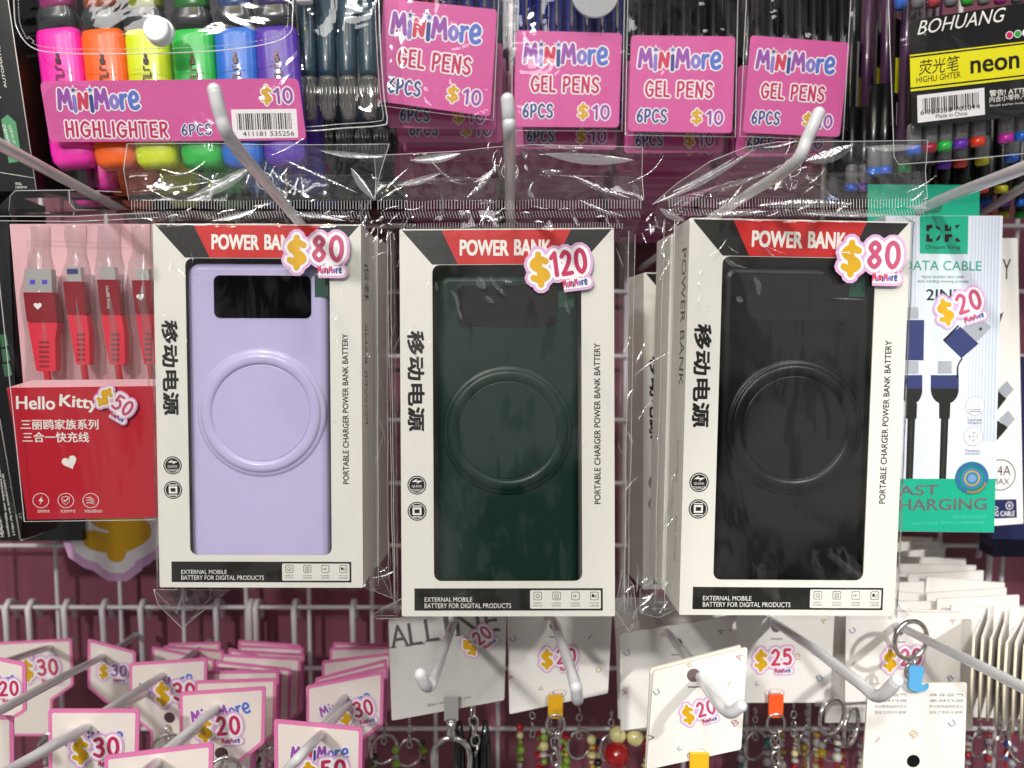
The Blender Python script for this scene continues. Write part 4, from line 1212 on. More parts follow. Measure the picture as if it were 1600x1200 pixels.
        if j <= 2:
            g2 = Fr(fj.o, fj.R); mb = MB(); a = (Vector((-W * .38, .004)), Vector((W * .26, 0)), Vector((0, .0065)), .0065)
            strokes(mb, a, '6PCS', M_NAVY, .085, 1e-4, .09, M_STICKWHITE, gap=.26); mb.build('lettering', t2)
            mb = MB(); a = (Vector((W * .24, .004)), Vector((W * .15, 0)), Vector((0, .0065)), .0065); strokes(mb, a, '10', M_PURPLE, .1, 1e-4, .1, M_STICKWHITE, gap=.3); mb.build('price_digits', t2)
            mb = MB(); a = (Vector((W * .11, .004)), Vector((W * .09, 0)), Vector((0, .0065)), .0065); strokes(mb, a, '$', M_YELLOW, .1, 1e-4, .1, M_STICKWHITE, gap=.3); mb.build('dollar_sign', t2)
        mb = MB(); mb.box(-W / 2 + .002, W / 2 - .002, .0015, .0085, .004, .14, M_BLACKPEN if ci > 1 else M_BLUEPEN); 
        for q in range(6):
            pass
        mb = MB()
        for q in range(6):
            xx = -W / 2 + .006 + (W - .012) * q / 5
            mb.tube([(xx, .0052, .003), (xx, .0052, .11)], .0038, M_BLACKPEN if ci > 1 else M_BLUEPEN, 8)
        mb.build('pens', t2, kind='stuff')
        mb = MB(); mb.poly(rrect(-W / 2 - .002, W / 2 + .002, -.003, .12, .002, 2), .0012, M_FLAT); mb.build('clear_sleeve', t2)
mb = MB(); c_ = P(930, -12, .427); mb.disc((0, 0), .0128, .0, film_mat('frosted_snap', .8, .06, .2, .1, (20, 20, 20), milk=.3), 32, t=.002)
o = mb.build('snap_button'); o.location = c_; tag(o, 'pale round snap button at the top over the blue gel pens', 'button')


# ------------------------------------------------------------------ neon highlighter pack, top right
M_NEONY = mat('neon_yellow', '#f3ea12', .4, coat=.3)
M_INKBLK = mat('pack_black', '#121214', .32, coat=.4)
NB = [('blue', '#2a63e0'), ('dark red', '#a31838'), ('green', '#27c04a'), ('purple', '#6a24b8'), ('orange red', '#f2401c'), ('magenta', '#d02ab0'), ('azure', '#2070e0'), ('yellow', '#c8c81a')]


def neon_pack(fr, q, first, idx, lab):
    t = thing('neon_highlighter_pack', fr, lab, 'pack', 'neon highlighter packs')
    mk = lambda pts, h, m, r=0, nm='card_panel', t_=0.0: MB().poly(rounded([q(*p) for p in pts], r) if r else [q(*p) for p in pts], h, m, t_).build(nm, t)
    mk([(1421, 32), (1640, -2), (1640, 178), (1425, 199)], 0, M_INKBLK, .003, 'card_panel', .0006)
    mk([(1421.5, 86), (1640, 60), (1640, 118), (1423, 143)], 5e-5, M_NEONY, 0, 'yellow_band')
    for a, b in ((88.2, 62), (137, 112)): mk([(1422, a), (1640, b), (1640, b + 2.4), (1422, a + 2.6)], 1e-4, M_INKBLK, 0, 'band_rule')
    return t


fr, W, H = fit([(1421, 32), (1600, 4), (1600, 182), (1425, 199)], .40, .05)
t = neon_pack(fr, lambda x, y: fr.q(x, y), True, 0, 'black neon highlighter pack with yellow band, barcode and coloured bottles below')
line('lettering', t, fr, 'BOHUANG', (1433, 55), (1566, 34), 20, M_WHITEINK, 1.5e-4, .0, .35)
for x, y, cc in ((1577, 55, '#d81b6a'), (1590, 53, '#2fae4a'), (1603, 51, '#ffffff')):
    mb = MB(); mb.disc(fr.q(x, y), .0019, 1e-4, M_WHITEINK, 16); mb.disc(fr.q(x, y), .0015, 1.5e-4, mat('dot_' + cc, cc, .4), 16); mb.build('colour_dot', t)
line('lettering', t, fr, '荧光笔', (1435, 118), (1497, 110), 22, M_BLACKINK, 1.5e-4, .0, .15)
line('lettering', t, fr, 'HIGHLI GHTER', (1432, 130), (1501, 121), 9, M_BLACKINK, 1.5e-4)
line('lettering', t, fr, 'neon', (1517, 115), (1592, 106), 18, M_BLACKINK, 1.5e-4, .04)
b = barcode(t, fr, [(1433, 149), (1538, 137), (1539, 179), (1434, 192)], 1e-4)
line('lettering', b, fr, '6 920230 702014', (1438, 180), (1531, 170), 7, M_BLACKINK, 2e-4)
line('lettering', b, fr, 'Made in China', (1462, 185), (1511, 180), 6, M_BLACKINK, 2e-4)
line('lettering', t, fr, '警告! ATTENTION', (1546, 151), (1640, 141), 9, M_WHITEINK, 1.5e-4, .02)
line('lettering', t, fr, '内含小零件,不适合', (1546, 161), (1625, 152), 9, M_WHITEINK, 1.5e-4, .01)
line('lettering', t, fr, 'Small parts included not for', (1546, 168), (1640, 159), 4, M_WHITEINK, 1.5e-4)
M_VIAL = mat('clear_vial', '#c9c9cc', .1, trans=.6, coat=.5)


def vials(xs, y0, dy, Y, lab, group, sc=1.0):
    for i, (x, ci) in enumerate(xs):
        y = y0 + dy * (x - 1427)
        A = P(x, y + 6, Y); t = thing('marker_pen', A, NB[ci][0] + ' tipped pen end ' + lab + (', %s from left' % ('first', 'second', 'third', 'fourth', 'fifth', 'sixth', 'seventh')[i]), 'pen', group)
        m = mat('ink_' + NB[ci][0], NB[ci][1], .3, coat=.4)
        mb = MB(); bar_solid(mb, Vector((0, 0, 0)), Vector((0, 0, .0042)) * sc, .0037 * sc, .0036 * sc, m, 14, ((0, .7), (.2, .95), (1, 1)), 2.2); mb.build('coloured_plug', t)
        mb = MB(); bar_solid(mb, Vector((0, 0, .0044)) * sc, Vector((0, 0, .016)) * sc, .0036 * sc, .0034 * sc, M_VIAL, 14, ((0, 1), (.9, 1), (1, .8)), 2.2); mb.build('clear_barrel', t)
        mb = MB(); bar_solid(mb, Vector((0, .001, .0105)) * sc, Vector((0, .001, .05)), .0039 * sc, .0036 * sc, M_BLACKPL, 12, ((0, .8), (.2, 1), (1, 1)), 2.2); mb.build('black_sleeve', t)


vials([(1427, 0), (1452, 1), (1475, 2), (1500, 3), (1527, 4), (1571, 5), (1596, 6)], 236, -.13, .411, 'hanging below the front neon pack', 'pens of the neon packs')
vials([(1365, 6), (1383, 0), (1413, 2), (1475, 3), (1500, 4), (1534, 7), (1580, 6)], 263, -.10, .44, 'in row two under the pack', 'pens of the neon packs')
vials([(1330, 0), (1350, 3), (1420, 1), (1470, 7), (1505, 2), (1545, 5), (1590, 1)], 288, -.06, .475, 'in the third row under the neon pack', 'pens of the neon packs')
vials([(1300, 0), (1440, 3), (1490, 5), (1530, 2), (1570, 4)], 305, -.04, .51, 'in the fourth row behind the white hook', 'pens of the neon packs')
mb = MB(); YF = .396
film_grid(mb, [[P(1385, -60, YF), P(1500, -60, YF), P(1640, -60, YF)], [P(1390, 80, YF), P(1500, 70, YF), P(1640, 60, YF)], [P(1398, 258, YF), P(1500, 250, YF), P(1640, 236, YF)]], M_SLEEVE, 8, 8, .0015, 60, 11)
mb.tube([P(1386, -60, YF), P(1391, 80, YF), P(1397, 245, YF), P(1404, 257, YF), P(1500, 250, YF), P(1640, 236, YF)], .00025, M_EDGE, 5)
wpart(mb, 'clear_sleeve', t, fr)
for i in range(9):
    x = 1407 + 26 * i
    A = P(x, 14 - i * 1.5, .411); mb = MB(); bar_solid(mb, Vector((0, 0, 0)), Vector((0, 0, .03)), .0032, .003, mat('cap_%d' % i, ['#3b6fd0', '#7a7a80', '#c04a50', '#8a8a90', '#4fc04a', '#9a9aa0', '#d040a0', '#808088', '#e06090'][i], .25, coat=.5), 12, ((0, .8), (.1, 1), (1, 1)), 2.2)
    mb.v = [tuple(Vector(v_) + A) for v_ in mb.v]; wpart(mb, 'pen_cap', t, fr)
for j, (x, y, dY) in enumerate(((1400, 262, .07), (1385, 285, .10), (1370, 306, .13))):
    fj = Fr(P(x, y, .40 + dY), rot(0)); t2 = thing('neon_highlighter_pack', fj, ('upper', 'middle', 'lower')[j] + ' shaded neon pack seen below the front one, behind the white hook', 'pack', 'shaded neon packs')
    MB().box(0, .14, .004, .006, 0.001, .07, M_INKBLK).build('card_panel', t2)
    for q_ in range(11):
        mb = MB(); bar_solid(mb, Vector((.006 + .0115 * q_, 0, -.012)), Vector((.006 + .0115 * q_, 0, .04)), .0036, .0034, M_BLACKPL, 10, ((0, .8), (.1, 1), (1, 1)), 2.2); b2 = mb.build('pen', t2)
        mb = MB(); bar_solid(mb, Vector((.006 + .0115 * q_, 0, -.015)), Vector((.006 + .0115 * q_, 0, -.011)), .0037, .0035, mat('ink_' + NB[(q_ * 3 + j) % 8][0], NB[(q_ * 3 + j) % 8][1]), 10, ((0, .8), (.2, 1), (1, 1)), 2.2); mb.build('coloured_plug', b2)
for j, (x, Yk) in enumerate(((1352, .53), (1335, .565))):
    fj = Fr(P(x, 300, Yk), rot(0)); t2 = thing('pen_pouch', fj, ('nearer', 'farther')[j] + ' unlit black pen pouch in the dark gap beside the rightmost gel pens', 'pouch', 'unlit pen pouches')
    MB().box(-.016, .05, .006, .0075, 0, .20, M_SHADECARD).build('backing_card', t2)  # dark sheet added so the gap reads as deep shade
    for q_ in range(5):
        mb = MB(); bar_solid(mb, Vector((-.012 + .0125 * q_, 0, .004)), Vector((-.012 + .0125 * q_, 0, .19)), .0045, .0042, M_BLACKPEN, 10, ((0, .8), (.04, 1), (1, 1)), 2.2); mb.build('barrel', t2)
# packs behind, stepping to the left
for j, (x, dY, yw, lab) in enumerate(((1394, .022, 40, 'nearest'), (1366, .045, 52, 'middle'), (1338, .075, 60, 'farthest'), (1352, .10, 30, 'deepest'))):
    Yj = .40 + dY; fj = Fr(P(x, 208 + 8 * j, Yj), rot(yw))
    t2 = thing('neon_highlighter_pack', fj, 'neon highlighter pack turned edge on left of the front one, ' + lab + ' in the row', 'pack', 'neon highlighter packs')
    w_ = .05
    MB().box(0, w_, 0, .001, 0.004, .06, M_INKBLK).build('card_panel', t2)
    mb = MB(); mb.poly([(.001, .020), (w_, .020), (w_, .040), (.001, .040)], 1e-4, M_NEONY); mb.build('yellow_band', t2)
    mb = MB(); mb.poly([(.004, .005), (.03, .005), (.03, .017), (.004, .017)], 1e-4, M_STICKWHITE); mb.build('barcode_label', t2)
    mb = MB(); mb.poly([(.0, .02), (w_, .02), (w_, .0215), (.0, .0215)], 2e-4, M_INKBLK); mb.build('band_rule', t2)
    mb = MB()
    for q in range(5): mb.tube([(.004 + .009 * q, -.004, -.012), (.004 + .009 * q, -.004, .11)], .0034, M_BLACKPL if q % 2 else mat('plum_barrel', '#4a2a4a', .3, coat=.4), 8)
    mb.build('pens', t2, kind='stuff') if False else mb.build('pens', t2)
    mb = MB(); film_grid(mb, [[fj.w(-.004, -.009, .12), fj.w(.03, -.010, .12)], [fj.w(-.004, -.009, -.015), fj.w(.03, -.010, -.015)]], M_SLEEVE, 8, 16, .003, 90, j); wpart(mb, 'clear_sleeve', t2, fj)

# ------------------------------------------------------------------ black headset boxes at the left edge
M_GREENLAB = mat('green_flash', '#4f9467', .5)


def black_box(name, corners, Y, D, label):
    fr, W, H = fit(corners, Y, .05)
    t = thing(name, fr, label, 'box', 'black headset boxes')
    q = quad(fr, corners)
    mb = MB(); mb.poly(q, 0, M_DARKBOX, D, M_DARKBOX); mb.build('carton', t)
    return t, fr


def lines_on(t, fr, items):
    for it in items:
        if it[0] == 'L':
            mb = MB(); a = fr.q(*it[1]); b = fr.q(*it[2]); mb.tube([(a[0], -.0001, a[1]), (b[0], -.0001, b[1])], it[3], M_WHITEINK, 4); mb.build('white_rule', t)
        elif it[0] == 'T': line('lettering', t, fr, it[1], it[2], it[3], it[4], M_WHITEINK if len(it) < 6 else it[5], 1.5e-4)
        elif it[0] == 'P': MB().poly(quad(fr, it[1]), 1e-4, it[2]).build('green_label', t)


t, fr = black_box('headset_box', [(-110, -60), (4, -60), (58, 298), (-70, 300)], .40, .03, 'black wireless headset box cut off by the upper left corner')
lines_on(t, fr, [('L', (10, -20), (57, 296), .00022), ('L', (-10, 268), (53, 278), .00018), ('T', 'WIRELESS', (4, 162), (-32, 10), 11), ('T', 'AUTOMATIC CONNECTION', (11, 137), (-14, -10), 4),
                 ('P', [(12, 179), (25, 191), (32, 236), (33, 252), (14, 255), (2, 187)], M_GREENLAB), ('T', 'HEARABLE', (17, 226), (8, 194), 4.5), ('T', 'AT ITS BEST!', (25, 224), (17, 195), 3.5),
                 ('T', 'TRUE', (34, 285), (24, 285), 4), ('T', 'HEADSET', (42, 291), (24, 291), 3)])
t, fr = black_box('headset_box', [(0, -60), (80, -60), (140, 300), (56, 300)], .43, .03, 'second black wireless headset box, partly behind the highlighters')
lines_on(t, fr, [('T', 'WIRELESS HEADSET', (64, 196), (40, 52), 8), ('P', [(74, 213), (82, 222), (88, 262), (89, 282), (66, 284), (62, 222)], M_GREENLAB), ('T', 'HEARABLE', (77, 258), (70, 228), 4), ('L', (44, 52), (86, 300), .0002)])
t, fr = black_box('headset_box', [(-120, 300), (12, 300), (33, 843), (-110, 850)], .41, .035, 'black headset box with small white print, lower left edge behind the red cable box')
lines_on(t, fr, [('L', (0, 655), (32, 842), .0003), ('T', 'HEADSET', (7, 838), (1, 806), 6), ('T', 'comfortable user experience extended battery life', (17, 838), (-6, 680), 5), ('T', '5.3 New chip with extended battery life', (25, 836), (7, 740), 4.5)] +
         [('P', [(0 + k * 2, 523 + k * 23), (9 + k * 3, 522 + k * 23), (13 + k * 3, 540 + k * 23), (2 + k * 3, 543 + k * 23)], M_GREENLAB) for k in range(3)])
mb = MB(); mb.add([P(33, 843, .41), P(96, 814, .50), P(80, 560, .50), P(16, 300, .41)], [(0, 1, 2, 3)], M_DARKBOX); mb.tube([P(33, 844, .41), P(60, 836, .44), P(92, 815, .50)], .0003, M_WHITEINK, 5)
wpart(mb, 'side_panel', t, fr)
fr = frame(80, 860, .52); mb = MB()
mb = MB(); mb.box(-.06, .03, 0, .05, .0, .16, M_DARKBOX); t3 = thing('headset_box', frame(60, 845, .515), 'unlit black box behind the red cable box', 'box', 'black headset boxes'); mb.build('carton', t3)

# ------------------------------------------------------------------ red and pink cable box
M_REDCARD = mat('red_card', '#bd0d28', .45, coat=.1, grain=.03)
M_PALEPINK = mat('pale_pink_card', '#f0bcc4', .45, grain=.03)
M_TRAYP = film_mat('pink_blister', .93, .06, .12, .5, (60, 60, 25), milk=.10, fres=1.6, dist=.0016)
M_REDRUB = mat('red_rubber', '#e2213f', .5)
M_DKRED = mat('dark_red_shell', '#8e0d22', .35, coat=.3)
M_TIP = mat('plug_metal', '#b4b2b0', .42, metal=.45)
M_SLOT = mat('slot_dark_red', '#8a1226', .6)
fr = frame(140, 812, .372, 3, 0, 0)
t = thing('cable_box', fr, 'clear topped red and pink cable box with $50 sticker, left of the lilac power bank', 'box')
MB().poly(quad(fr, [(11, 606), (262, 603), (262, 808), (43, 812)]), 0, M_REDCARD, .016, M_REDCARD).build('red_front', t)
f3 = Fr(fr.w(0, .014, 0), fr.R)
mb = MB(); mb.poly(quad(f3, [(15, 350), (262, 350), (262, 640), (40, 640)]), 0, M_PALEPINK, .0006)
ob = mb.build('backing_card', t); ob.matrix_parent_inverse = Matrix.Identity(4); ob.location = (0, .014, 0)
mb = MB(); mb.poly(quad(fr, [(11, 606), (262, 603), (262, 592), (50, 594)], -.001), -.001, M_PALEPINK); mb.build('front_lip', t)
mb = MB()
mb.add([P(10, 606, .372), P(42, 812, .372), P(58, 800, .395), P(48, 600, .388)], [(0, 1, 2, 3)], M_PALEPINK); wpart(mb, 'side_lip', t, fr)
# blister tray ridges between the plugs
mb = MB()
rows = []
xs = [30, 62, 92, 118, 145, 170, 197, 225, 245, 262]
for y in (352, 395, 470, 520, 603):
    rows.append([P(x + (8 if y > 480 else 0), y, .372 + (.002 if k % 2 else .011) + (.006 if y < 400 else 0)) for k, x in enumerate(xs)])
film_grid(mb, rows, M_TRAYP, 4, 6, .0012, 120, 6.6)
wpart(mb, 'blister_tray', t, fr)
f4 = Fr(fr.w(0, -.0008, 0), fr.R)
for body, A, B, hp in (('Hello', (26, 639), (86, 640), 20), ('Kitty', (93, 640), (152, 645), 24)): line('lettering', t, fr, body, A, B, hp, M_WHITEINK, 1e-4, .03)
line('lettering', t, fr, '三丽鸥家族系列', (33, 671), (154, 671), 16, M_WHITEINK, 1e-4, .02)
line('lettering', t, fr, '三合一快充线', (36, 691), (139, 691), 16, M_WHITEINK, 1e-4, .02)


def heart(fr, c, s, a, h, m):
    mb = MB(); c = Vector(fr.q(*c)); s = s * fr.Y / F; pts = []
    for k in range(24):
        u = 2 * PI * k / 24; x = 16 * math.sin(u) ** 3; y = 13 * math.cos(u) - 5 * math.cos(2 * u) - 2 * math.cos(3 * u) - math.cos(4 * u)
        x, y = x * math.cos(a) - y * math.sin(a), x * math.sin(a) + y * math.cos(a); pts.append((c.x + x * s / 34, c.y + y * s / 34))
    mb.poly(pts, h, m); return mb


heart(fr, (109, 722), 25, .35, 1e-4, M_WHITEINK).build('printed_heart', t)
for i, x in enumerate((64, 103, 142)):
    mb = MB(); c = fr.q(x, 782); mb.ringf(c, .0039, .0036, 1e-4, M_WHITEINK, 24, .95)
    o = mb.build('printed_icon', t); mb = MB()
    if i == 0: mb.poly([fr.q(x + a, 782 + b) for a, b in ((2, -7), (-4, 1), (0, 0.5), (-2, 7), (4, -1.5), (0.5, -1))], 1e-4, M_WHITEINK)
    elif i == 1:
        pts = [fr.q(x + a, 782 + b) for a, b in ((-6, -5), (0, -6.5), (6, -5), (5.5, 2), (0, 7), (-5.5, 2), (-6, -5))]
        mb.tube([(a, -1e-4, b) for a, b in pts], .00018, M_WHITEINK, 4); mb.tube([(a, -1e-4, b) for a, b in [fr.q(x - 3, 781), fr.q(x, 784), fr.q(x + 4, 778)]], .0003, M_WHITEINK, 4)
    else:
        for k in range(3): mb.tube([(a, -1e-4, b) for a, b in [fr.q(x - 7, 778 + 4 * k), fr.q(x - 1, 777 + 4 * k), fr.q(x + 6, 782 + 3 * k)]], .00025, M_WHITEINK, 4)
    mb.build('icon_symbol', o)
    line('lettering', t, fr, ('超级快充', '安全防护芯', '多股加粗线芯')[i], (x - (5, 8, 10)[i], 801), (x + (14, 15, 18)[i], 801), 5, M_WHITEINK, 1e-4)
sticker(t, fr, (180, 632), 66, -33, '50', .0016, M_ROSE)
# plugs
plug = [((37, 79), 420, 457, (38, 86), 457, 503, (46, 84), 580, 'usb'), ((103, 125), 417, 438, (100, 131), 440, 491, (108, 137), 570, 'lt'), ((155, 178), 417, 437, (153, 185), 437, 491, (160, 192), 570, 'c'), ((210, 231), 420, 437, (207, 240), 438, 490, (214, 240), 570, 'm')]
tc = thing('charging_cable', fr.w(0, .006, .05), 'red charging cable with four plugs in the red and pink box', 'cable')
BI = Matrix.Translation(fr.w(0, .006, .05)).inverted()
f5 = Fr(fr.w(0, .004, 0), fr.R)


def cbuild(mb, name, parent):
    mb.v = [tuple(BI @ (f5.M @ Vector(p))) for p in mb.v]; return mb.build(name, parent)


for (mx0, mx1), my0, my1, (hx0, hx1), hy0, hy1, (bx0, bx1), by1, kind in plug:
    q = lambda x, y: f5.q(x, y)
    mb = MB(); mb.poly(rounded([q(hx0, hy0), q(hx1, hy0), q(hx1 + 5, hy1), q(hx0 + 6, hy1)], .0006, 3), .001, M_DKRED, .0055)
    pl = cbuild(mb, 'plug_shell', tc)
    mb = MB(); mb.poly(rounded([q(mx0, my0), q(mx1, my0), q(mx1 + 2, my1 + 4), q(mx0 + 2, my1 + 4)], .0004, 3), -.0004, M_TIP, .0035 if kind != 'usb' else .0042); cbuild(mb, 'metal_tip', pl)
    if kind == 'usb':
        mb = MB()
        for xx in (46, 65): mb.poly([q(xx, 437), q(xx + 8, 437), q(xx + 8, 444), q(xx, 444)], -.0003, mat('usb_blue', '#5a4fd0', .4))
        cbuild(mb, 'contact_windows', pl)
    if kind == 'lt':
        mb = MB(); mb.poly([q(104, 420), q(121, 420), q(121, 428), q(104, 428)], -.0003, mat('contact_blue', '#3c3a78', .4)); cbuild(mb, 'contacts', pl)
    w0 = bx1 - bx0
    mb = MB(); mb.poly(rounded([q(hx0 + 6, hy1), q(hx1 + 5, hy1), q(bx1 + 3, hy1 + 28), q(bx1 + 4, by1), q(bx0 + 12, by1), q(bx0 + 3, hy1 + 28)], .0012, 3), .0006, M_REDRUB, .0048); bo = cbuild(mb, 'strain_relief', pl)
    for k in range(6):
        y = hy1 + 30 + (by1 - hy1 - 32) / 6 * k; mb = MB(); cx = (bx0 + bx1) / 2 + 5
        mb.poly(rounded([q(cx - w0 * .2, y), q(cx + w0 * .2, y), q(cx + w0 * .22, y + 3), q(cx - w0 * .2, y + 3)], .0002, 2), .0008, M_SLOT); cbuild(mb, 'relief_slot', tc)
    mb = MB(); A = f5.w(*((lambda p: (p[0], 0, p[1]))(q((bx0 + bx1) / 2 + 8, by1)))); B = f5.w(*((lambda p: (p[0], .004, p[1]))(q((bx0 + bx1) / 2 + 11, 640))))
    mb.tube([BI @ A, BI @ ((A + B) / 2), BI @ B], .0016, mat('red_braid', '#c8192e', .7, bump=1, bscale=2500), 10); mb.build('braided_lead', tc)
heart(f5, (220, 464), 14, .2, .0012, M_WHITEINK)
mb = heart(f5, (221, 464), 13, .2, .0012, M_WHITEINK); cbuild(mb, 'printed_heart', tc)
mb = heart(f5, (61, 478), 13, 0, .0012, M_WHITEINK); cbuild(mb, 'printed_heart', tc)
mb = MB(); text(mb, f5, 'Hello Kitty', (165, 448), (169, 483), 6, M_WHITEINK, .0012); cbuild(mb, 'lettering', tc)
# clear lid over the front, with hang tab
mb = MB(); Yl = .366
film_grid(mb, [[P(-12, 338, Yl), P(60, 338, Yl), P(160, 338, Yl), P(248, 330, Yl)], [P(0, 450, Yl), P(60, 450, Yl), P(160, 450, Yl), P(248, 450, Yl)], [P(38, 815, Yl), P(100, 815, Yl), P(180, 815, Yl), P(252, 812, Yl)]], M_PET, 6, 12, .0006, 25, 1)
film_grid(mb, [[P(-40, 352, .40), P(-12, 338, Yl)], [P(-30, 480, .40), P(0, 450, Yl)], [P(20, 800, .40), P(38, 815, Yl)]], M_PET, 4, 10, .0008, 40, 2)
film_grid(mb, [[P(20, 300, .40), P(100, 298, .40), P(170, 304, .40)], [P(-12, 332, .392), P(90, 330, .392), P(245, 326, .392)], [P(-12, 338, Yl), P(90, 338, Yl), P(248, 330, Yl)]], M_PET, 6, 5, .0006, 30, 3)
lid = wpart(mb, 'clear_lid', t, fr)
mb = MB()
for pts in ([(-12, 338), (0, 450), (38, 815), (252, 812)], [(-12, 338), (120, 338), (248, 332)], [(-12, 345), (120, 346), (248, 340)], [(14, 330), (16, 306), (24, 298), (120, 297), (190, 300)], [(108, 298), (109, 318), (118, 328), (150, 328)]):
    mb.tube([P(x, y, Yl - .0003 if y > 331 else .399) for x, y in pts], .00022, M_EDGE, 5)
wpart(mb, 'moulded_edge', lid, fr)
# another price sticker, on a package hanging behind, lower left
fr = frame(185, 850, .52)
t = thing('price_tag', fr, 'big yellow dollar price tag with pink rim below the red cable box', 'price tag')
mb = MB(); Mx = (Vector(fr.q(176, 905)), Vector(fr.q(196, 905)) - Vector(fr.q(176, 905)), Vector((0, .026)), .026)
mpx = (Vector(fr.q(205, 880)), Vector((0, .042)) * 1.0, Vector((-.028, 0)), .028)
a = Vector(fr.q(236, 770)); mpx = (a, Vector((-.040, -.004)), Vector((-.004, -.036)) * -1 * -1, .034)
strokes(mb, mpx, '$', M_LILAC, .62, 0); strokes(mb, mpx, '$', M_STICKWHITE, .44, 3e-4)
o = mb.build('tag_board', t); mb = MB(); strokes(mb, mpx, '$', M_YELLOW, .2, 6e-4); mb.build('dollar_sign', t)

# ------------------------------------------------------------------ green and white data cable box, right
M_TEAL = mat('teal_card', '#0aa583', .4, coat=.3, grain=.02)
M_ICE = mat('ice_white_card', '#d3dae6', .4, coat=.3, grain=.03, gscale=12)
M_FLUTE = mat('flute_grey', '#b9c3d4', .45)
M_INDIGO = mat('indigo_print', '#2b3468', .45, grain=.04)
M_SILVP = mat('silver_print', '#a4a8b0', .4)
fr, W, H = fit([(1384, 337), (1567, 337), (1553, 832), (1378, 830)], .405, .02)
t = thing('data_cable_box', fr, 'green and white striped data cable box with $20 sticker right of the black power bank', 'box')
q = lambda pts, h=0: quad(fr, pts, h)


def dk(name, pts, h, m, r=0, par=None, th=0): return MB().poly(rounded(q(pts), r) if r else q(pts), h, m, th).build(name, par or t)


dk('carton', [(1384, 337), (1567, 337), (1553, 832), (1378, 830)], 0, M_ICE, .0006, None, .022)
fh = Fr(fr.w(0, .020, 0), fr.R)
mb = MB(); mb.poly(quad(fh, [(1356, 288), (1531, 289), (1530, 350), (1356, 350)]), 0, M_TEAL, .0006)
o = mb.build('header_card', t); o.location = (0, .020, 0)
mb = MB(); sl = [fh.q(x, y) for x, y in cr([(1440, 312), (1462, 313), (1471, 322), (1465, 331), (1440, 331)], 4)]
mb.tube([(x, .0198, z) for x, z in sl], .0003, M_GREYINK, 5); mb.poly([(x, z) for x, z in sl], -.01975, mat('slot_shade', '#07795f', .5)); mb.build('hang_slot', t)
rr = random.Random(2)
for k in range(9):
    x = 1519 + k * 5.0; wd = 1.3 + .22 * k
    dk('printed_flute', [(x, 338), (x + wd, 338), (x - 8 + wd, 690), (x - 8, 690)], 5e-5, M_FLUTE)
for k in range(7): dk('printed_flute', [(1400 + k * 5, 338), (1401.6 + k * 5, 338), (1400 + k * 5, 500), (1398.4 + k * 5, 500)], 5e-5, M_FLUTE)
dk('printed_shadow', [(1447, 398), (1502, 398), (1496, 748), (1440, 748)], 6e-5, mat('pale_blue_print', '#d8e6ee', .45))
dk('brand_block', [(1437, 337.5), (1513, 337.5), (1512, 397), (1437, 396)], 1e-4, M_TEAL)
mb = MB(); h = 1.5e-4; MA = mat('maroon_foil', '#3a1a24', .3, metal=.4)
for pts in ([(1447, 352), (1457, 351), (1457, 357), (1452, 357), (1452, 361), (1447, 361)], [(1447, 366), (1452, 366), (1452, 373), (1457, 373), (1457, 378), (1447, 378)], [(1462, 352), (1468, 355), (1470, 361), (1462, 356)], [(1470, 366), (1468, 374), (1461, 378), (1464, 371)],
            [(1476, 351), (1481, 351), (1481, 359), (1486, 352), (1486, 361), (1476, 361)], [(1476, 366), (1488, 366), (1487, 371), (1483, 371), (1482, 378), (1476, 378)], [(1492, 352), (1500, 351), (1494, 358)], [(1492, 373), (1496, 371), (1501, 378), (1494, 378)]):
    MB().poly(q(pts), h, MA).build('logo_piece', t)
line('lettering', t, fr, 'Dream King', (1446, 391), (1500, 391), 8, MA, h)
line('lettering', t, fr, 'DATA CABLE', (1412, 422), (1533, 423), 15, mat('teal_ink', '#0b9a7d', .4), h)
line('lettering', t, fr, 'Nylon braided data cable', (1440, 436), (1506, 436), 6, M_GREYINK, h)
line('lettering', t, fr, 'Anti winding weaving process', (1433, 443), (1513, 443), 6, M_GREYINK, h)
line('lettering', t, fr, '2IN2', (1447, 469), (1501, 469), 17, M_BLACKINK, h, .02)
sticker(t, fr, (1499, 485), 84, 17, '20', .0004, M_ROSE)
# printed plugs
dk('printed_plug', [(1415, 500), (1444, 500), (1443, 563), (1413, 563)], 1e-4, M_INDIGO); dk('printed_plug', [(1417, 480), (1435, 480), (1435, 498), (1417, 498)], 1e-4, M_SILVP)
for cx in (1424, 1476):
    w2 = 22 if cx == 1476 else 17
    dk('printed_tip', [(cx - 11, 564), (cx + 11, 564), (cx + 11, 584), (cx - 11, 584)], 1e-4, M_SILVP)
    dk('printed_plug', [(cx - w2, 586), (cx + w2, 586), (cx + w2, 609), (cx - w2, 609)], 1e-4, M_INDIGO)
    MB().poly([fr.q(x, y) for x, y in [(cx - w2, 607)] + [(cx - w2 * math.cos(a), 609 + 23 * math.sin(a)) for a in np.linspace(.1, PI - .1, 12)] + [(cx + w2, 607)]], 1.2e-4, M_BLACKINK).build('printed_plug', t)
    dk('printed_plug', [(cx - 9, 630), (cx + 9, 630), (cx + 8, 654), (cx - 9, 654)], 1.4e-4, M_BLACKINK)
    x2 = cx - 3
    mb = MB(); y = 654
    mb.poly(q([(cx - 6, 652), (cx + 6, 652), (x2 + 5, 750), (x2 - 6, 750)]), 1.6e-4, M_BLACKINK)
    mb.build('printed_cable', t)
    mb = MB()
    for k in range(30):
        yy = 656 + k * 3.1; xc = cx - 3 * k / 30
        mb.poly(q([(xc - 2, yy), (xc, yy + 1.4), (xc + 2, yy), (xc, yy + .6)]), 2e-4, M_GREYINK)
    mb.build('braid_print', t, kind='stuff')
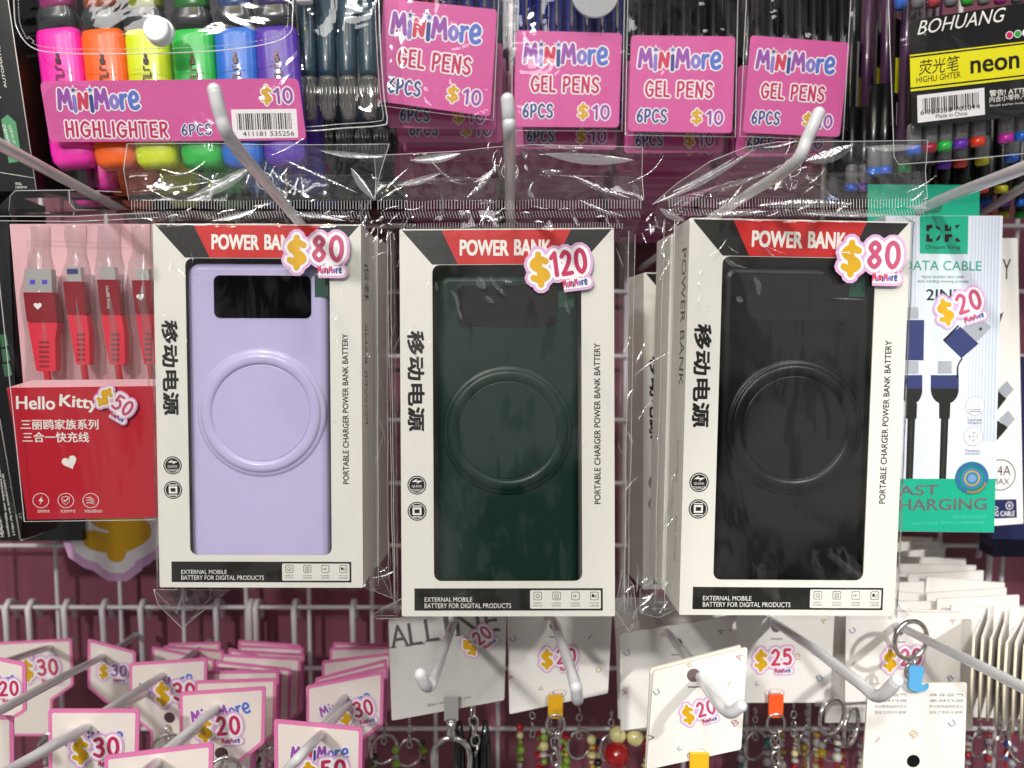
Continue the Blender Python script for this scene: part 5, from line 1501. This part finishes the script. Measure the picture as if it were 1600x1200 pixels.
dk('printed_plug', [(1500, 510), (1529, 537), (1502, 560), (1473, 532)], 1e-4, M_INDIGO)
dk('printed_plug', [(1473, 531), (1496, 508), (1499, 509), (1476, 533)], 1.5e-4, M_BLACKINK)
dk('printed_tip', [(1500, 516), (1526, 492), (1549, 511), (1526, 535)], 8e-5, mat('silver_tip', '#9fa3ac', .35))
for c in ((1521, 504), (1532, 514)): dk('printed_tip', [(c[0] - 3, c[1]), (c[0], c[1] - 3), (c[0] + 3, c[1]), (c[0], c[1] + 3)], 1.2e-4, M_BLACKINK)
mb = MB(); mb.tube([(a, -1.2e-4, b) for a, b in [fr.q(*p) for p in cr([(1503, 560), (1498, 568), (1496, 576), (1496, 590)], 4)]], .0005, M_BLACKINK, 5); mb.build('printed_cable', t)
for cy, bd in ((634, ('Fast heat', 'dissipation')), (682, ('Overcurrent', 'protection'))):
    mb = MB(); c = fr.q(1523 - (cy - 634) * .05, cy); mb.disc(c, .0049, 1.2e-4, M_STICKWHITE, 24); mb.ringf(c, .0050, .0048, 1.6e-4, M_GREYINK, 28)
    if cy == 634:
        for k in (-5, 0, 5): mb.tube([(a, -1.8e-4, b) for a, b in [fr.q(1523 + k + dx, yy) for dx, yy in ((-1.5, 627), (1.5, 630), (-1.5, 633), (1.5, 636))]], .00013, M_GREYINK, 4)
        for yy in (640, 643): mb.tube([(a, -1.8e-4, b) for a, b in [fr.q(1514, yy), fr.q(1532, yy)]], .00025, M_GREYINK, 4)
    else:
        mb.ringf(c, .0024, .0021, 1.8e-4, M_GREYINK, 10)
        for a, b in (((1513, 682), (1529, 682)), ((1521, 675), (1521, 690))): mb.tube([(x, -1.8e-4, z) for x, z in [fr.q(*a), fr.q(*b)]], .00013, M_GREYINK, 4)
    mb.build('printed_icon', t)
    for k in (0, 1): line('lettering', t, fr, bd[k], (1512 - (cy > 650) * 4, cy + 24 + 5 * k), (1534 - (cy > 650) * 3, cy + 24 + 5 * k), 4.2, M_GREYINK, h)
dk('green_footer', [(1379, 748), (1555.5, 748), (1553, 831.5), (1378.5, 829.5)], 1.8e-4, M_TEAL)
MF = mat('chrome_print', '#8a7d84', .3, metal=.6, grain=.4, gscale=160)
line('lettering', t, fr, 'FAST', (1390, 775), (1466, 773), 16, MF, 2.4e-4, .02)
line('lettering', t, fr, 'CHARGING', (1382, 798), (1541, 796), 18, MF, 2.4e-4, .02)
line('lettering', t, fr, '2.4A Fast transmission', (1488, 810), (1540, 809), 6, mat('pale_teal_ink', '#4cc2a6', .4), 2.4e-4)
line('lettering', t, fr, 'Smart Chip Widely compatible', (1424, 821), (1538, 819), 6, MATS['pale_teal_ink'], 2.4e-4)
c = fr.q(1518, 747)
for k, (r_, cc) in enumerate(((.0089, '#0aa583'), (.0082, '#4a78c8'), (.0068, '#12a58c'), (.0055, '#5f8fd8'), (.0042, '#e2c23a'), (.0033, '#2a9ad0'), (.0022, '#8fb6e8'))):
    mb = MB(); n = 48
    mb.poly([(c[0] + r_ * (1 + (.04 if (i % 2 and k == 1) else 0)) * math.cos(2 * PI * i / n), c[1] + r_ * (1 + (.04 if (i % 2 and k == 1) else 0)) * math.sin(2 * PI * i / n)) for i in range(n)], 3e-4 + k * 4e-5, mat('holo%d' % k, cc, .25, metal=.5, coat=.3, grain=.25, gscale=90)); mb.build('foil_seal_ring', t)
mb = MB(); n = 20
for i in range(n):
    a0 = -1.9 + 1.6 * i / n; a1 = a0 + .05
    mb.poly([(c[0] + r * math.cos(a), c[1] + r * math.sin(a)) for r, a in ((.0070, a0), (.0081, a0), (.0081, a1), (.0070, a1))], 6.5e-4, mat('holo_gold', '#f0b428', .3, metal=.5))
mb.build('foil_teeth', t, kind='stuff')
# white box behind it
fr, W, H = fit([(1470, 372), (1590, 372), (1599, 818), (1470, 828)], .46, .05)
t = thing('cable_box', fr, 'white cable box with Y and 2.4A MAX printing, right edge behind the striped box', 'box')
q = lambda pts, h=0: quad(fr, pts, h)
dk('carton', [(1470, 372), (1590, 372), (1599, 818), (1470, 828)], 0, M_CARDWHITE, .0006, None, .02)
h = 1e-4
line('lettering', t, fr, 'Y', (1566, 436), (1579, 436), 31, M_NAVY if 0 else M_BLACKINK, h)
dk('printed_plug', [(1558, 608), (1573, 622), (1559, 640), (1550, 650)], h, M_BLACKINK); dk('printed_tip', [(1573, 595), (1584, 609), (1571, 622), (1558, 610)], 2 * h, M_SILVP)
dk('printed_plug', [(1556, 655), (1575, 668), (1556, 690), (1548, 690)], h, M_BLACKINK); dk('printed_tip', [(1575, 641), (1586, 655), (1574, 668), (1560, 655)], 2 * h, M_SILVP)
dk('printed_plug', [(1550, 500), (1568, 487), (1562, 505), (1550, 530)], h, M_BLACKINK)
mb = MB(); mb.ringf(fr.q(1563, 742), .0096, .0090, h, M_BLACKINK, 36); mb.build('printed_ring', t)
line('lettering', t, fr, '2.4A', (1545, 743), (1579, 743), 16, M_BLACKINK, h, .0); line('lettering', t, fr, 'MAX', (1550, 757), (1577, 757), 10, M_BLACKINK, h, .0)
dk('navy_panel', [(1500, 781), (1588, 780), (1589, 809), (1500, 812)], h, mat('navy_panel', '#1d2458', .4))
line('lettering', t, fr, 'SPEED', (1535, 797), (1559, 797), 6, M_WHITEINK, 2 * h, .01); line('lettering', t, fr, 'CHARGING CABLE', (1520, 807), (1585, 806), 8, M_WHITEINK, 2 * h, .01)
mb = MB(); mb.ringf(fr.q(1577, 790), .0024, .0020, 2 * h, M_WHITEINK, 20); mb.poly([fr.q(1577 + a, 790 + b) for a, b in ((1, -4), (-3, 1), (0, .5), (-1, 4), (3, -1), (0, -.5))], 2 * h, M_WHITEINK); mb.build('printed_icon', t)
for k in range(3):
    fk = frame(1560 - 0 * k, 842 + 14 * k, .50 + .025 * k, -8 + 3 * k); tk = thing('cable_box', fk, ('upper', 'middle', 'lower')[k] + ' navy box edge showing under the white cable box at the right', 'box', 'navy boxes at the right')
    MB().box(-.004, .05, 0, .018, 0, .12, mat('navy_carton', '#1b1e4a', .4)).build('carton', tk)
# ------------------------------------------------------------------ pink edged charm cards, lower left
def chain(t, name, a, b, m=None, n=None, R=.0024, r=.0005):
    """links from world a to b, built under thing t (whose origin is t.location)"""
    m = m or M_CHROME; a = Vector(a); b = Vector(b); L = (b - a).length; n = n or max(2, int(L / (R * 2.3)))
    for i in range(n):
        c = a.lerp(b, (i + .5) / n)
        mb = MB(); mb.torus((0, 0, 0), R * .7, r, m, 'Y' if i % 2 else 'X', 14, 6, 1.35)
        o = mb.build(name, t); o.location = t.matrix_world.inverted() @ c if False else c - Vector(t.location)
        o.rotation_euler = (0, random.uniform(-.3, .3), random.uniform(-.4, .4) + (b - a).x * 0)


def pinkcard(pts, Y, price, label, digit=M_CRIMSON, st=None, lg=None, hole=None, seed=0, full=True, charm=True, gp='pink edged charm cards'):
    """pts: px polygon of the card; first two are top left and top right"""
    fr = frame(sum(p[0] for p in pts[:2]) / 2, max(p[1] for p in pts), Y, random.uniform(-7, 7), random.uniform(-3, 5), 0)
    t = thing('charm_card', fr, label, 'charm card', gp)
    q0 = quad(fr, pts)
    q = rounded(q0, .0016, 3)
    MB().poly(q, 0, M_PINKEDGE, .0008, M_PINKEDGE).build('card', t)
    MB().poly(rounded(inset(q0, .0019), .001, 3), 6e-5, M_CREAM).build('cream_panel', t)
    if lg: mlogo(t, fr, lg[0], lg[1], lg[2], 1.5e-4)
    if st: sticker(t, fr, st[0], st[1], st[2], price, 3e-4, digit)
    if hole:
        mb = MB(); mb.disc(fr.q(*hole), .0036, 1.4e-4, mat('hole_shade', '#4a3038', .8), 18); mb.build('punched_hole', t)
    return t, fr


def tagpoly(tl, tr, side, cut, deep):
    """square head with cut lower corners running into a stem"""
    (x0, y0), (x1, y1) = tl, tr; w_ = x1 - x0
    return [tl, tr, (x1 - 2, y1 + side), (x1 - cut, y1 + side + cut * .75), (x1 - cut - 1, y1 + deep), (x0 + cut, y0 + deep), (x0 + cut - 1, y0 + side + cut * .75), (x0 + 1, y0 + side)]


random.seed(11)
PC = 'pink edged card '
pinkcard([(-30, 1005), (112, 998), (115, 1071), (82, 1094), (82, 1150), (0, 1150), (-30, 1080)], .545, '30', PC + 'and $30 sticker in shade at the left edge', st=((62, 1050), 74, 3), lg=((5, 1046), (92, 1034), 15))
pinkcard([(137, 998), (212, 1018), (213, 1092), (196, 1110), (165, 1098), (137, 1074)], .50, '30', PC + 'turned aside, small $30 sticker, behind the second hook', digit=M_PURPLE, st=((176, 1052), 52, -6))
for i, (x0, y0, x1, y1, Y) in enumerate(((372, 1000, 470, 1008, .56), (262, 1005, 345, 1003, .555), (255, 1009, 350, 1016, .545), (237, 1010, 335, 1030, .53))):
    pinkcard(tagpoly((x0, y0), (x1, y1), 80, 30, 150), Y, '30', PC + ('half hidden at the back of the right stack', 'half hidden at the back of the middle stack', 'tilted at the back of the middle stack', 'tilted down to the right, above the shaded $30 card')[i], full=False)
pinkcard(tagpoly((202, 1036), (324, 1028), 82, 34, 160), .465, '30', PC + 'and $30 sticker, its hole below the long hook', st=((275, 1088), 82, 2), lg=((222, 1084), (303, 1066), 18), hole=(265, 1121))
back = [(372, 1008, 474, 1012, .55), (368, 1016, 476, 1022, .54), (357, 1012, 462, 1040, .53), (345, 1022, 470, 1028, .515), (337, 1032, 455, 1045, .50), (332, 1042, 440, 1050, .485), (314, 1049, 436, 1047, .47), (304, 1064, 432, 1060, .445)]
for i, (x0, y0, x1, y1, Y) in enumerate(back):
    pinkcard(tagpoly((x0, y0), (x1, y1), 88, 36, 165), Y, '20', PC + 'in the fanned stack behind the $20 card, %s from back' % ('first', 'second', 'third', 'fourth', 'fifth', 'sixth', 'seventh', 'eighth')[i])
pinkcard(tagpoly((280, 1082), (415, 1073), 88, 40, 170), .405, '20', PC + 'and $20 sticker, front of the fanned stack', st=((342, 1142), 84, 3), lg=((302, 1130), (391, 1112), 20), hole=(346, 1177))
back = [(520, 1004, 610, 1006, .54), (515, 1012, 625, 1010, .53), (503, 1033, 612, 1020, .51), (492, 1060, 605, 1030, .485), (488, 1068, 606, 1040, .465)]
for i, (x0, y0, x1, y1, Y) in enumerate(back):
    pinkcard(tagpoly((x0, y0), (x1, y1), 88, 36, 165), Y, '30', PC + 'in the stack next to the ALLINE card, %s from back' % ('first', 'second', 'third', 'fourth', 'fifth')[i])
pinkcard(tagpoly((478, 1072), (600, 1048), 84, 36, 165), .44, '30', PC + 'and $30 sticker, front card next to the grey ALLINE card', st=((557, 1116), 70, 14), lg=((503, 1120), (580, 1094), 16))
pinkcard([(-40, 1020), (40, 1036), (41, 1112), (10, 1130), (-40, 1130)], .40, '20', PC + 'and $20 sticker cut off by the left edge', st=((2, 1082), 66, 0), lg=((-30, 1075), (24, 1068), 17))
t_, f_ = pinkcard(tagpoly((75, 1108), (218, 1108), 95, 40, 170), .365, '30', PC + 'and $30 sticker, square front card near the bottom left', st=((150, 1176), 88, 0), lg=((103, 1165), (192, 1158), 20))
pinkcard([(-60, 1118), (21, 1119), (22, 1210), (-60, 1240)], .36, '20', PC + 'cut off by the lower left corner')
pinkcard(tagpoly((163, 1181), (333, 1160), 95, 40, 160), .325, '20', PC + 'nearest of all, only its head above the bottom edge')
t_, f_ = pinkcard(tagpoly((428, 1124), (567, 1137), 95, 40, 160), .36, '50', PC + 'with store name and hook through it, lower middle', st=((505, 1212), 88, 2), lg=((455, 1185), (543, 1184), 20))


def charm(px, py, Y, y2, label, beads=None, group='keychain charms', ring=True, nb=14, spread=.008, metal=None, seed=1):
    """chain, split ring and beads hanging from (px, py)"""
    A = P(px, py, Y); B = P(px, y2, Y)
    t = thing('keychain', A, label, 'keychain', group)
    chain(t, 'chain_link', A, A.lerp(B, .45), metal)
    if ring:
        mb = MB(); mb.torus((0, 0, 0), .0085, .001, metal or M_CHROME, 'Y', 30, 8, 1.1, .4); o = mb.build('split_ring', t); o.location = A.lerp(B, .5) - A
    if beads:
        rr = random.Random(seed)
        ns = max(2, nb // 8); L_ = (B - A).length
        for s_ in range(ns):
            xx = -spread + 2 * spread * s_ / max(1, ns - 1) + rr.uniform(-.001, .001); yy = rr.uniform(-.005, .005); z = -L_ * .3 - rr.uniform(0, .006)
            while z > -L_ * 1.05:
                r = rr.choice((.0016, .002, .0026, .0032)); z -= r
                mb = MB(); mb.sphere((0, 0, 0), r, rr.choice(beads), 12, 7, (1, 1, rr.choice((1, .6)))); o = mb.build('bead', t); o.location = (xx + rr.uniform(-.0004, .0004), yy, z); z -= r



BM = {k: mat('bead_' + k, v, .18, coat=.6) for k, v in dict(red='#a01018', yellow='#c0a018', cream='#cfc68a', white='#b8b2aa', black='#101012', green='#7fa432', clear='#8f8a8e', blue='#243f98', gold='#8a6a22', teal='#2a6a64').items()}
B_ = lambda *a: [BM[x] for x in a]
for x, y, Y, y2, lab, bd in ((197, 1095, .52, 1180, 'plain chain keychain below the shaded $30 card', None), (83, 1130, .50, 1200, 'chain keychain under the left $30 card', B_('clear', 'white')), (262, 1130, .46, 1210, 'steel keychain dangling below the middle $30 card', None),
                         (350, 1180, .40, 1240, 'silver keychain in the hole of the $20 card', B_('gold', 'clear')), (420, 1150, .48, 1230, 'brownish bead keychain between the pink stacks', B_('gold', 'black', 'clear')),
                         (600, 1110, .48, 1230, 'bead keychain beside the lower middle pink card', B_('black', 'green', 'clear')), (640, 1120, .50, 1230, 'dark bead keychain left of the ALLINE keychain', B_('black', 'green', 'gold'))):
    charm(x, y, Y, y2, lab, bd, seed=x)

# ------------------------------------------------------------------ white charm cards, lower right
M_GREYCARD = mat('grey_white_card', '#d4d2cc', .3, coat=.3, grain=.03)
LT = [mat('letter_%s' % c, h_, .5) for c, h_ in (('slate', '#7f8aa8'), ('tan', '#c9b48c'), ('rose', '#c58a92'), ('grey', '#8d8d92'))]


def whitecard(pts, Y, label, price=None, st=None, thick=.0012, hole=None, marks=(), best=None, digit=M_ROSE, yaw=0, m=None, letters=True, gp='white charm cards'):
    cx = sum(p[0] for p in pts) / len(pts)
    fr = frame(cx, max(p[1] for p in pts), Y, yaw, 0, 0)
    t = thing('charm_card', fr, label, 'charm card', gp)
    MB().poly(rounded(quad(fr, pts), .001, 2), 0, m or M_CARDWHITE, thick, M_CREAMEDGE).build('card', t)
    f2 = Fr(fr.w(0, .002, 0), fr.R)
    if hole:
        MB().disc(fr.q(*hole), .0031, 8e-5, mat('hole_shade_grey', '#6b5a5c', .7), 20).build('punched_hole', t)  # flat dark disc painted as the shade inside the hole
        mb = MB(); a, b = fr.q(hole[0] - 9, hole[1] + 18), fr.q(hole[0] + 9, hole[1] + 18); mb.tube([(a[0], -1e-4, a[1]), (b[0], -1e-4, b[1])], .0003, M_GREYINK, 4); mb.build('slit', t)
    for k, (ch, x, y, a, s_) in enumerate(marks):
        ca, sa = math.cos(a), math.sin(a); line('printed_letter', t, fr, ch, (x - s_ / 2 * ca, y + s_ / 2 * sa), (x + s_ / 2 * ca, y - s_ / 2 * sa), s_, LT[k % 4], 1e-4, .01)
    if best:
        bx, by, a, s_ = best; mb = MB(); c = Vector(fr.q(bx, by)); n = 28; u = s_ * fr.Y / F
        vs = []
        for i in range(n):
            th = 2 * PI * i / n
            for rr in (1, .94):
                x, y = u * rr * math.cos(th), u * .48 * rr * math.sin(th); vs.append((c.x + x * math.cos(a) - y * math.sin(a), -1e-4, c.y + x * math.sin(a) + y * math.cos(a)))
        mb.add(vs, [(2 * i, 2 * i + 1, (2 * i + 3) % (2 * n), (2 * i + 2) % (2 * n)) for i in range(n)], M_GREYINK); mb.build('printed_oval', t)
        line('lettering', t, fr, 'Best', (bx - s_ * .6, by + 5 + s_ * .5 * math.sin(a)), (bx + s_ * .6, by + 5 - s_ * .5 * math.sin(a)), 9, M_NAVY, 1e-4)
    if price: sticker(t, fr, st[0], st[1], st[2], price, 3e-4, digit)
    return t, fr


t, fr = whitecard([(607, 968), (792, 945), (788, 1094), (612, 1126)], .425, 'grey ALLINE card with tilted $20 sticker, leftmost below the green box', '20', ((748, 1004), 62, 38), m=M_GREYCARD)
for ch, x, y in (('A', 612, 1013), ('L', 641, 1009), ('L', 667, 1003), ('I', 697, 997), ('N', 714, 994), ('E', 760, 988)):
    wd = 28 if ch in 'AN' else (20 if ch != 'I' else 8); wd = 38 if ch == 'N' else wd
    line('lettering', t, fr, ch, (x, y), (x + wd, y - wd * .13), 37, M_GREYINK, 1e-4, .004)
    for a_, b_ in (((x - 3, y), (x + 7, y - 1)), ((x + wd - 7, y - wd * .13 + 1), (x + wd + 3, y - wd * .13))):
        MB().poly([fr.q(a_[0], a_[1]), fr.q(b_[0], b_[1]), fr.q(b_[0], b_[1] - 2), fr.q(a_[0], a_[1] - 2)], 1.2e-4, M_GREYINK).build('printed_serif', t)
line('lettering', t, fr, 'Best wishes for you', (669, 1106), (736, 1092), 7, M_GREYINK, 1e-4, 0, .2)
whitecard([(792, 940), (958, 925), (950, 1083), (796, 1116)], .432, 'shaded white card with $20 sticker under the green power bank box', '20', ((872, 1032), 68, 2), hole=(867, 977), marks=(('U', 804, 1002, .5, 9), ('e', 855, 969, .3, 7), ('v', 802, 1058, 1.6, 9), ('c', 847, 1078, .6, 6), ('/', 922, 998, 0, 7), ('D', 937, 1050, .3, 9)), best=(872, 1084, .1, 14), yaw=2)
whitecard([(958, 935), (1290, 930), (1280, 1050), (966, 1068)], .50, 'shaded card in the gap behind the front white cards', marks=(('e', 1030, 975, .3, 7),))
whitecard([(962, 985), (1000, 970), (990, 1120), (966, 1124)], .462, 'second card of the shaded pair left of the front white card')
whitecard([(968, 990), (1145, 962), (1138, 1120), (970, 1142)], .445, 'shaded white card behind the front $20 card', hole=(1058, 1005), marks=(('U', 982, 1024, .5, 9), ('e', 1037, 995, .3, 7), ('v', 981, 1082, 1.6, 9), ('A', 1130, 988, 1.2, 9)))
whitecard([(1150, 945), (1305, 945), (1297, 1098), (1155, 1098)], .44, 'bright white card with $25 sticker below the black power bank', '25', ((1207, 1034), 72, 2), hole=(1213, 980), marks=(('e', 1199, 966, .2, 7), ('A', 1290, 972, 1.0, 9), ('v', 1142, 987, .2, 6), ('c', 1184, 1071, .6, 6), ('B', 1283, 1063, .5, 10), ('e', 1245, 1031, 0, 11)), best=(1210, 1083, 0, 16), digit=M_REDLET)
whitecard([(1302, 945), (1330, 945), (1328, 1085), (1300, 1085)], .50, 'narrow shaded strip of card between the $25 card and the ring card', marks=(('U', 1311, 980, .6, 9),))
whitecard([(1322, 955), (1502, 958), (1500, 1085), (1320, 1098)], .44, 'bright white card with $20 sticker behind the open ring', '20', ((1409, 1034), 74, 3), hole=(1405, 985), marks=(('U', 1334, 989, .5, 9), ('e', 1392, 968, .2, 7), ('A', 1492, 972, 1.0, 9), ('/', 1333, 1040, 0, 7), ('B', 1487, 1063, .5, 9)))
whitecard([(1016, 1045), (1158, 1008), (1150, 1168), (1008, 1200)], .350, 'cream edged card directly behind the front $20 card')
t, fr = whitecard([(1021, 1049), (1168, 1012), (1158, 1171), (1010, 1203)], .335, 'front white card with $20 sticker, nearest in the lower middle', '20', ((1092, 1115), 66, 14), hole=(1084, 1055), marks=(('U', 1028, 1085, .5, 9), ('e', 1078, 1042, .3, 7), ('A', 1159, 1028, 1.2, 10), ('v', 1023, 1152, 1.6, 10), ('c', 1063, 1172, .6, 6), ('/', 1140, 1071, 0, 8), ('B', 1151, 1133, .5, 10)), best=(1087, 1177, .35, 15), digit=M_ROSE)
t, fr = whitecard([(1357, 1069), (1511, 1067), (1506, 1230), (1346, 1230)], .385, 'white card hung upside down below the open ring, blue strap above', marks=(('U', 1490, 1134, .6, 10), ('B', 1432, 1150, .8, 12), ('/', 1371, 1160, 0, 9)))
for k, (body, x0, x1) in enumerate((('产品名称', 1467, 1417), ('执行标准', 1467, 1418), ('义乌市饰品有限公司', 1467, 1417), ('地址义乌市工业区', 1466, 1416))):
    y = 1088 + 9 * k
    line('lettering', t, fr, body, (x0 - 50, y), (x0 - 100, y), -5, M_GREYINK, 1e-4)
    line('lettering', t, fr, body, (x0 + 38, y), (x0 - 15, y), -5, M_GREYINK, 1e-4)
MB().disc(fr.q(1427, 1189), .0034, 1e-4, BM['black'], 20).build('round_hole', t)
# ring, blue strap
A = P(1423, 1000, .412)
t = thing('key_ring', A, 'open steel ring with blue strap hanging on the right lower hook', 'key ring')
mb = MB(); mb.torus((0, 0, 0), .0105, .0013, M_CHROME, 'Y', 40, 10, 1.0, .25); mb.build('ring', t)
for k, dz in enumerate((-.0135, -.018)):
    mb = MB(); mb.torus((.001, 0, dz), .0035, .0007, M_CHROME, 'Y' if k else 'X', 20, 8, 1.2); mb.build('link', t)
mb = MB(); st_ = [P(x, y, .381) for x, y in cr([(1422, 1042), (1442, 1042), (1443, 1055), (1440, 1066), (1444, 1072), (1451, 1069), (1450, 1076), (1441, 1081), (1427, 1080), (1420, 1073), (1421, 1058)], 3, True)[:-1]]
b_ = [p + Vector((0, .0012, 0)) for p in st_]; n = len(st_); mb.add([p - A for p in st_ + b_], [tuple(range(n))[::-1], tuple(range(n, 2 * n))] + [(i, i + n, (i + 1) % n + n, (i + 1) % n)[::-1] for i in range(n)], mat('blue_strap', '#5aa9dc', .5)); mb.build('strap', t)
# tabs and keychains under the white cards
for x, y, Y, cname, cc, lab in ((868, 1098, .428, 'yellow', '#e0a818', 'yellow tab keychain under the shaded $20 card'), (1213, 1097, .436, 'orange', '#f25a20', 'orange tab keychain under the $25 card'), (1093, 1192, .333, 'amber', '#e8b41c', 'amber tab keychain at the bottom of the front white card')):
    A = P(x, y, Y); t = thing('keychain', A, lab, 'keychain', 'keychains under the white cards')
    mb = MB(); mb.box(-.0042, .0042, 0, .002, -.0095, .004, mat('tab_' + cname, cc, .5)); mb.build('tab', t)
    mb = MB(); mb.torus((0, 0, -.013), .0052, .0008, M_CHROME, 'Y', 24, 8, 1.1); mb.build('split_ring', t)
    chain(t, 'chain_link', A + Vector((0, 0, -.017)), A + Vector((.001, 0, -.055)), None, 8, .004, .0007)
A = P(705, 1105, .42); t = thing('keychain', A, 'swivel clasp keychain with black tassels under the ALLINE card', 'keychain', 'keychains under the white cards')
mb = MB(); mb.box(-.004, .004, 0, .0015, -.008, .006, M_CHROME); mb.build('strap_clip', t)
mb = MB(); bar_solid(mb, Vector((0, 0, -.018)), Vector((0, 0, -.008)), .003, .003, M_CHROME, 14, ((0, .7), (.3, 1), (.6, .7), (1, 1)), 2); mb.build('swivel', t)
mb = MB(); mb.torus((0, 0, -.031), .0105, .0017, M_CHROME, 'Y', 30, 10, 1.25); mb.build('clasp', t)
for k, (dx, l) in enumerate(((.012, .045), (.019, .05), (.004, .045))):
    mb = MB(); bar_solid(mb, Vector((dx, .008, -.025 - l)), Vector((dx, .008, -.012)), .0042, .004, BM['black'], 12, ((0, .8), (.3, 1), (.8, .8), (1, .3)), 2); mb.build('black_tassel', t)
chain(t, 'chain_link', A + Vector((.012, 0, 0)), A + Vector((.014, .004, -.03)), None, 5, .0035, .0007)
rr = random.Random(4)
spec = [(832, 'green and red beads left of the yellow tab', B_('green', 'red', 'yellow', 'cream', 'white')), (905, 'yellow and green beads right of the yellow tab', B_('yellow', 'green', 'red', 'cream')), (860, 'striped beads below the yellow tab', B_('red', 'cream', 'green')),
        (990, 'cream and big red beads behind the front card', B_('cream', 'red', 'cream')), (955, 'dark beads in the gap under the shaded card', B_('red', 'black', 'cream')), (1180, 'clear and teal beads left of the orange tab', B_('clear', 'teal', 'white')), (1240, 'clear beads right of the orange tab', B_('clear', 'white', 'gold')),
        (1262, 'yellow and red bead strand', B_('yellow', 'red', 'white', 'cream')), (1300, 'yellow red and white bead strand', B_('yellow', 'red', 'white')), (1330, 'white and red bead strand left of the upside down card', B_('white', 'red', 'clear')),
        (1530, 'white and red beads at the lower right', B_('white', 'red', 'clear')), (1565, 'blue and clear beads at the lower right', B_('clear', 'blue', 'red')), (1595, 'dark beads at the lower right corner', B_('black', 'clear', 'blue'))]
for i, (x, lab, bd) in enumerate(spec):
    charm(x, 1095 + rr.uniform(-5, 20), .47 + rr.uniform(0, .07), 1225, 'keychain of ' + lab, bd, 'bead keychains', ring=(i % 3 != 0), nb=16, spread=.008, seed=i + 40)
A = P(964, 1180, .45); mb = MB(); mb.sphere((0, 0, 0), .0078, BM['red'], 24, 14); t = thing('large_bead', A, 'large glossy red ball bead behind the front white card', 'bead'); mb.build('ball', t)
for x, y in ((965, 1148), (992, 1152)):
    A = P(x, y, .455); t = thing('large_bead', A, ('left' if x < 980 else 'right') + ' of the two cream ball beads above the red one', 'bead', 'cream ball beads'); mb = MB(); mb.sphere((0, 0, 0), .0052, BM['cream'], 20, 12); mb.build('ball', t)
for i, (x, y) in enumerate(((1300, 1120), (1330, 1135), (1560, 1110), (1590, 1160))):
    A = P(x, y, .43 - .01 * i); t = thing('key_ring', A, ('leftmost', 'second', 'third', 'rightmost')[i] + ' bare steel ring among the beads at lower right', 'key ring', 'bare steel rings'); mb = MB(); mb.torus((0, 0, 0), .0105, .0012, M_CHROME, 'Y', 34, 8, 1, .5 + .3 * i); mb.build('ring', t)

# stacks of white cards seen from their top edges, right
rr = random.Random(9)
k = 0
for col, (xa, xb, y0, n_) in enumerate(((1395, 1525, 968, 10), (1508, 1640, 958, 10), (1290, 1425, 952, 8))):
    for j in range(n_):
        Y = .455 + .0135 * j + .01 * (col == 1); z = P(1400, y0, .455).z + .0012 * j + rr.uniform(-.001, .001)
        sc = .455 / .455
        xw0 = P(xa, y0, .455).x + rr.uniform(-.002, .002); xw1 = P(xb, y0, .455).x
        fr = Fr(((xw0 + xw1) / 2, Y, z - .07), rot(rr.uniform(-6, 6), rr.uniform(-3, 3), rr.uniform(-4, 4)))
        t = thing('charm_card', fr, ('first','second','third','fourth','fifth','sixth','seventh','eighth','ninth','tenth','eleventh','twelfth','thirteenth','fourteenth')[j] + ' white card from the front in the stack %s' % ('right of the open ring', 'at the right edge', 'behind the $25 card')[col], 'charm card', 'stacked white cards ' + 'abc'[col] * 0 + ('right of the ring', 'at the right edge', 'behind the $25 card')[col])
        w_ = (xw1 - xw0) / 2
        MB().box(-w_, w_, 0, .0013, 0, .07, M_CARDWHITE).build('card', t)
# folded cards edge on at the right
for i in range(9):
    x = 1520 + 13 * i; y0 = 985 - (i % 2) * 3 + i * 1.5; y1 = 1110 + i * 6
    Y = .40 - .003 * i
    fr = frame(x, y1, Y, 50 + rr.uniform(-4, 4), 0, rr.uniform(-2, 2)); hgt = (y1 - y0) * Y / F
    t = thing('charm_card', fr, ('first', 'second', 'third', 'fourth', 'fifth', 'sixth', 'seventh', 'eighth', 'ninth')[i] + ' card from the left in the row turned edge on at lower right', 'charm card', 'cards turned edge on')
    MB().box(-.004, .05, 0, .0010, 0, hgt, M_CARDWHITE).build('card', t)
    mb = MB(); mb.tube([(-.004, 0.0005, 0), (-.0065, .0005, hgt * .5), (-.004, .0005, hgt)], .0007, M_CREAMEDGE, 6); mb.build('folded_edge', t)
    if i % 4 == 0: line('printed_letter', t, fr, 'U', (x + 3, (y0 + y1) / 2), (x + 9, (y0 + y1) / 2), 9, LT[0], 1e-4)
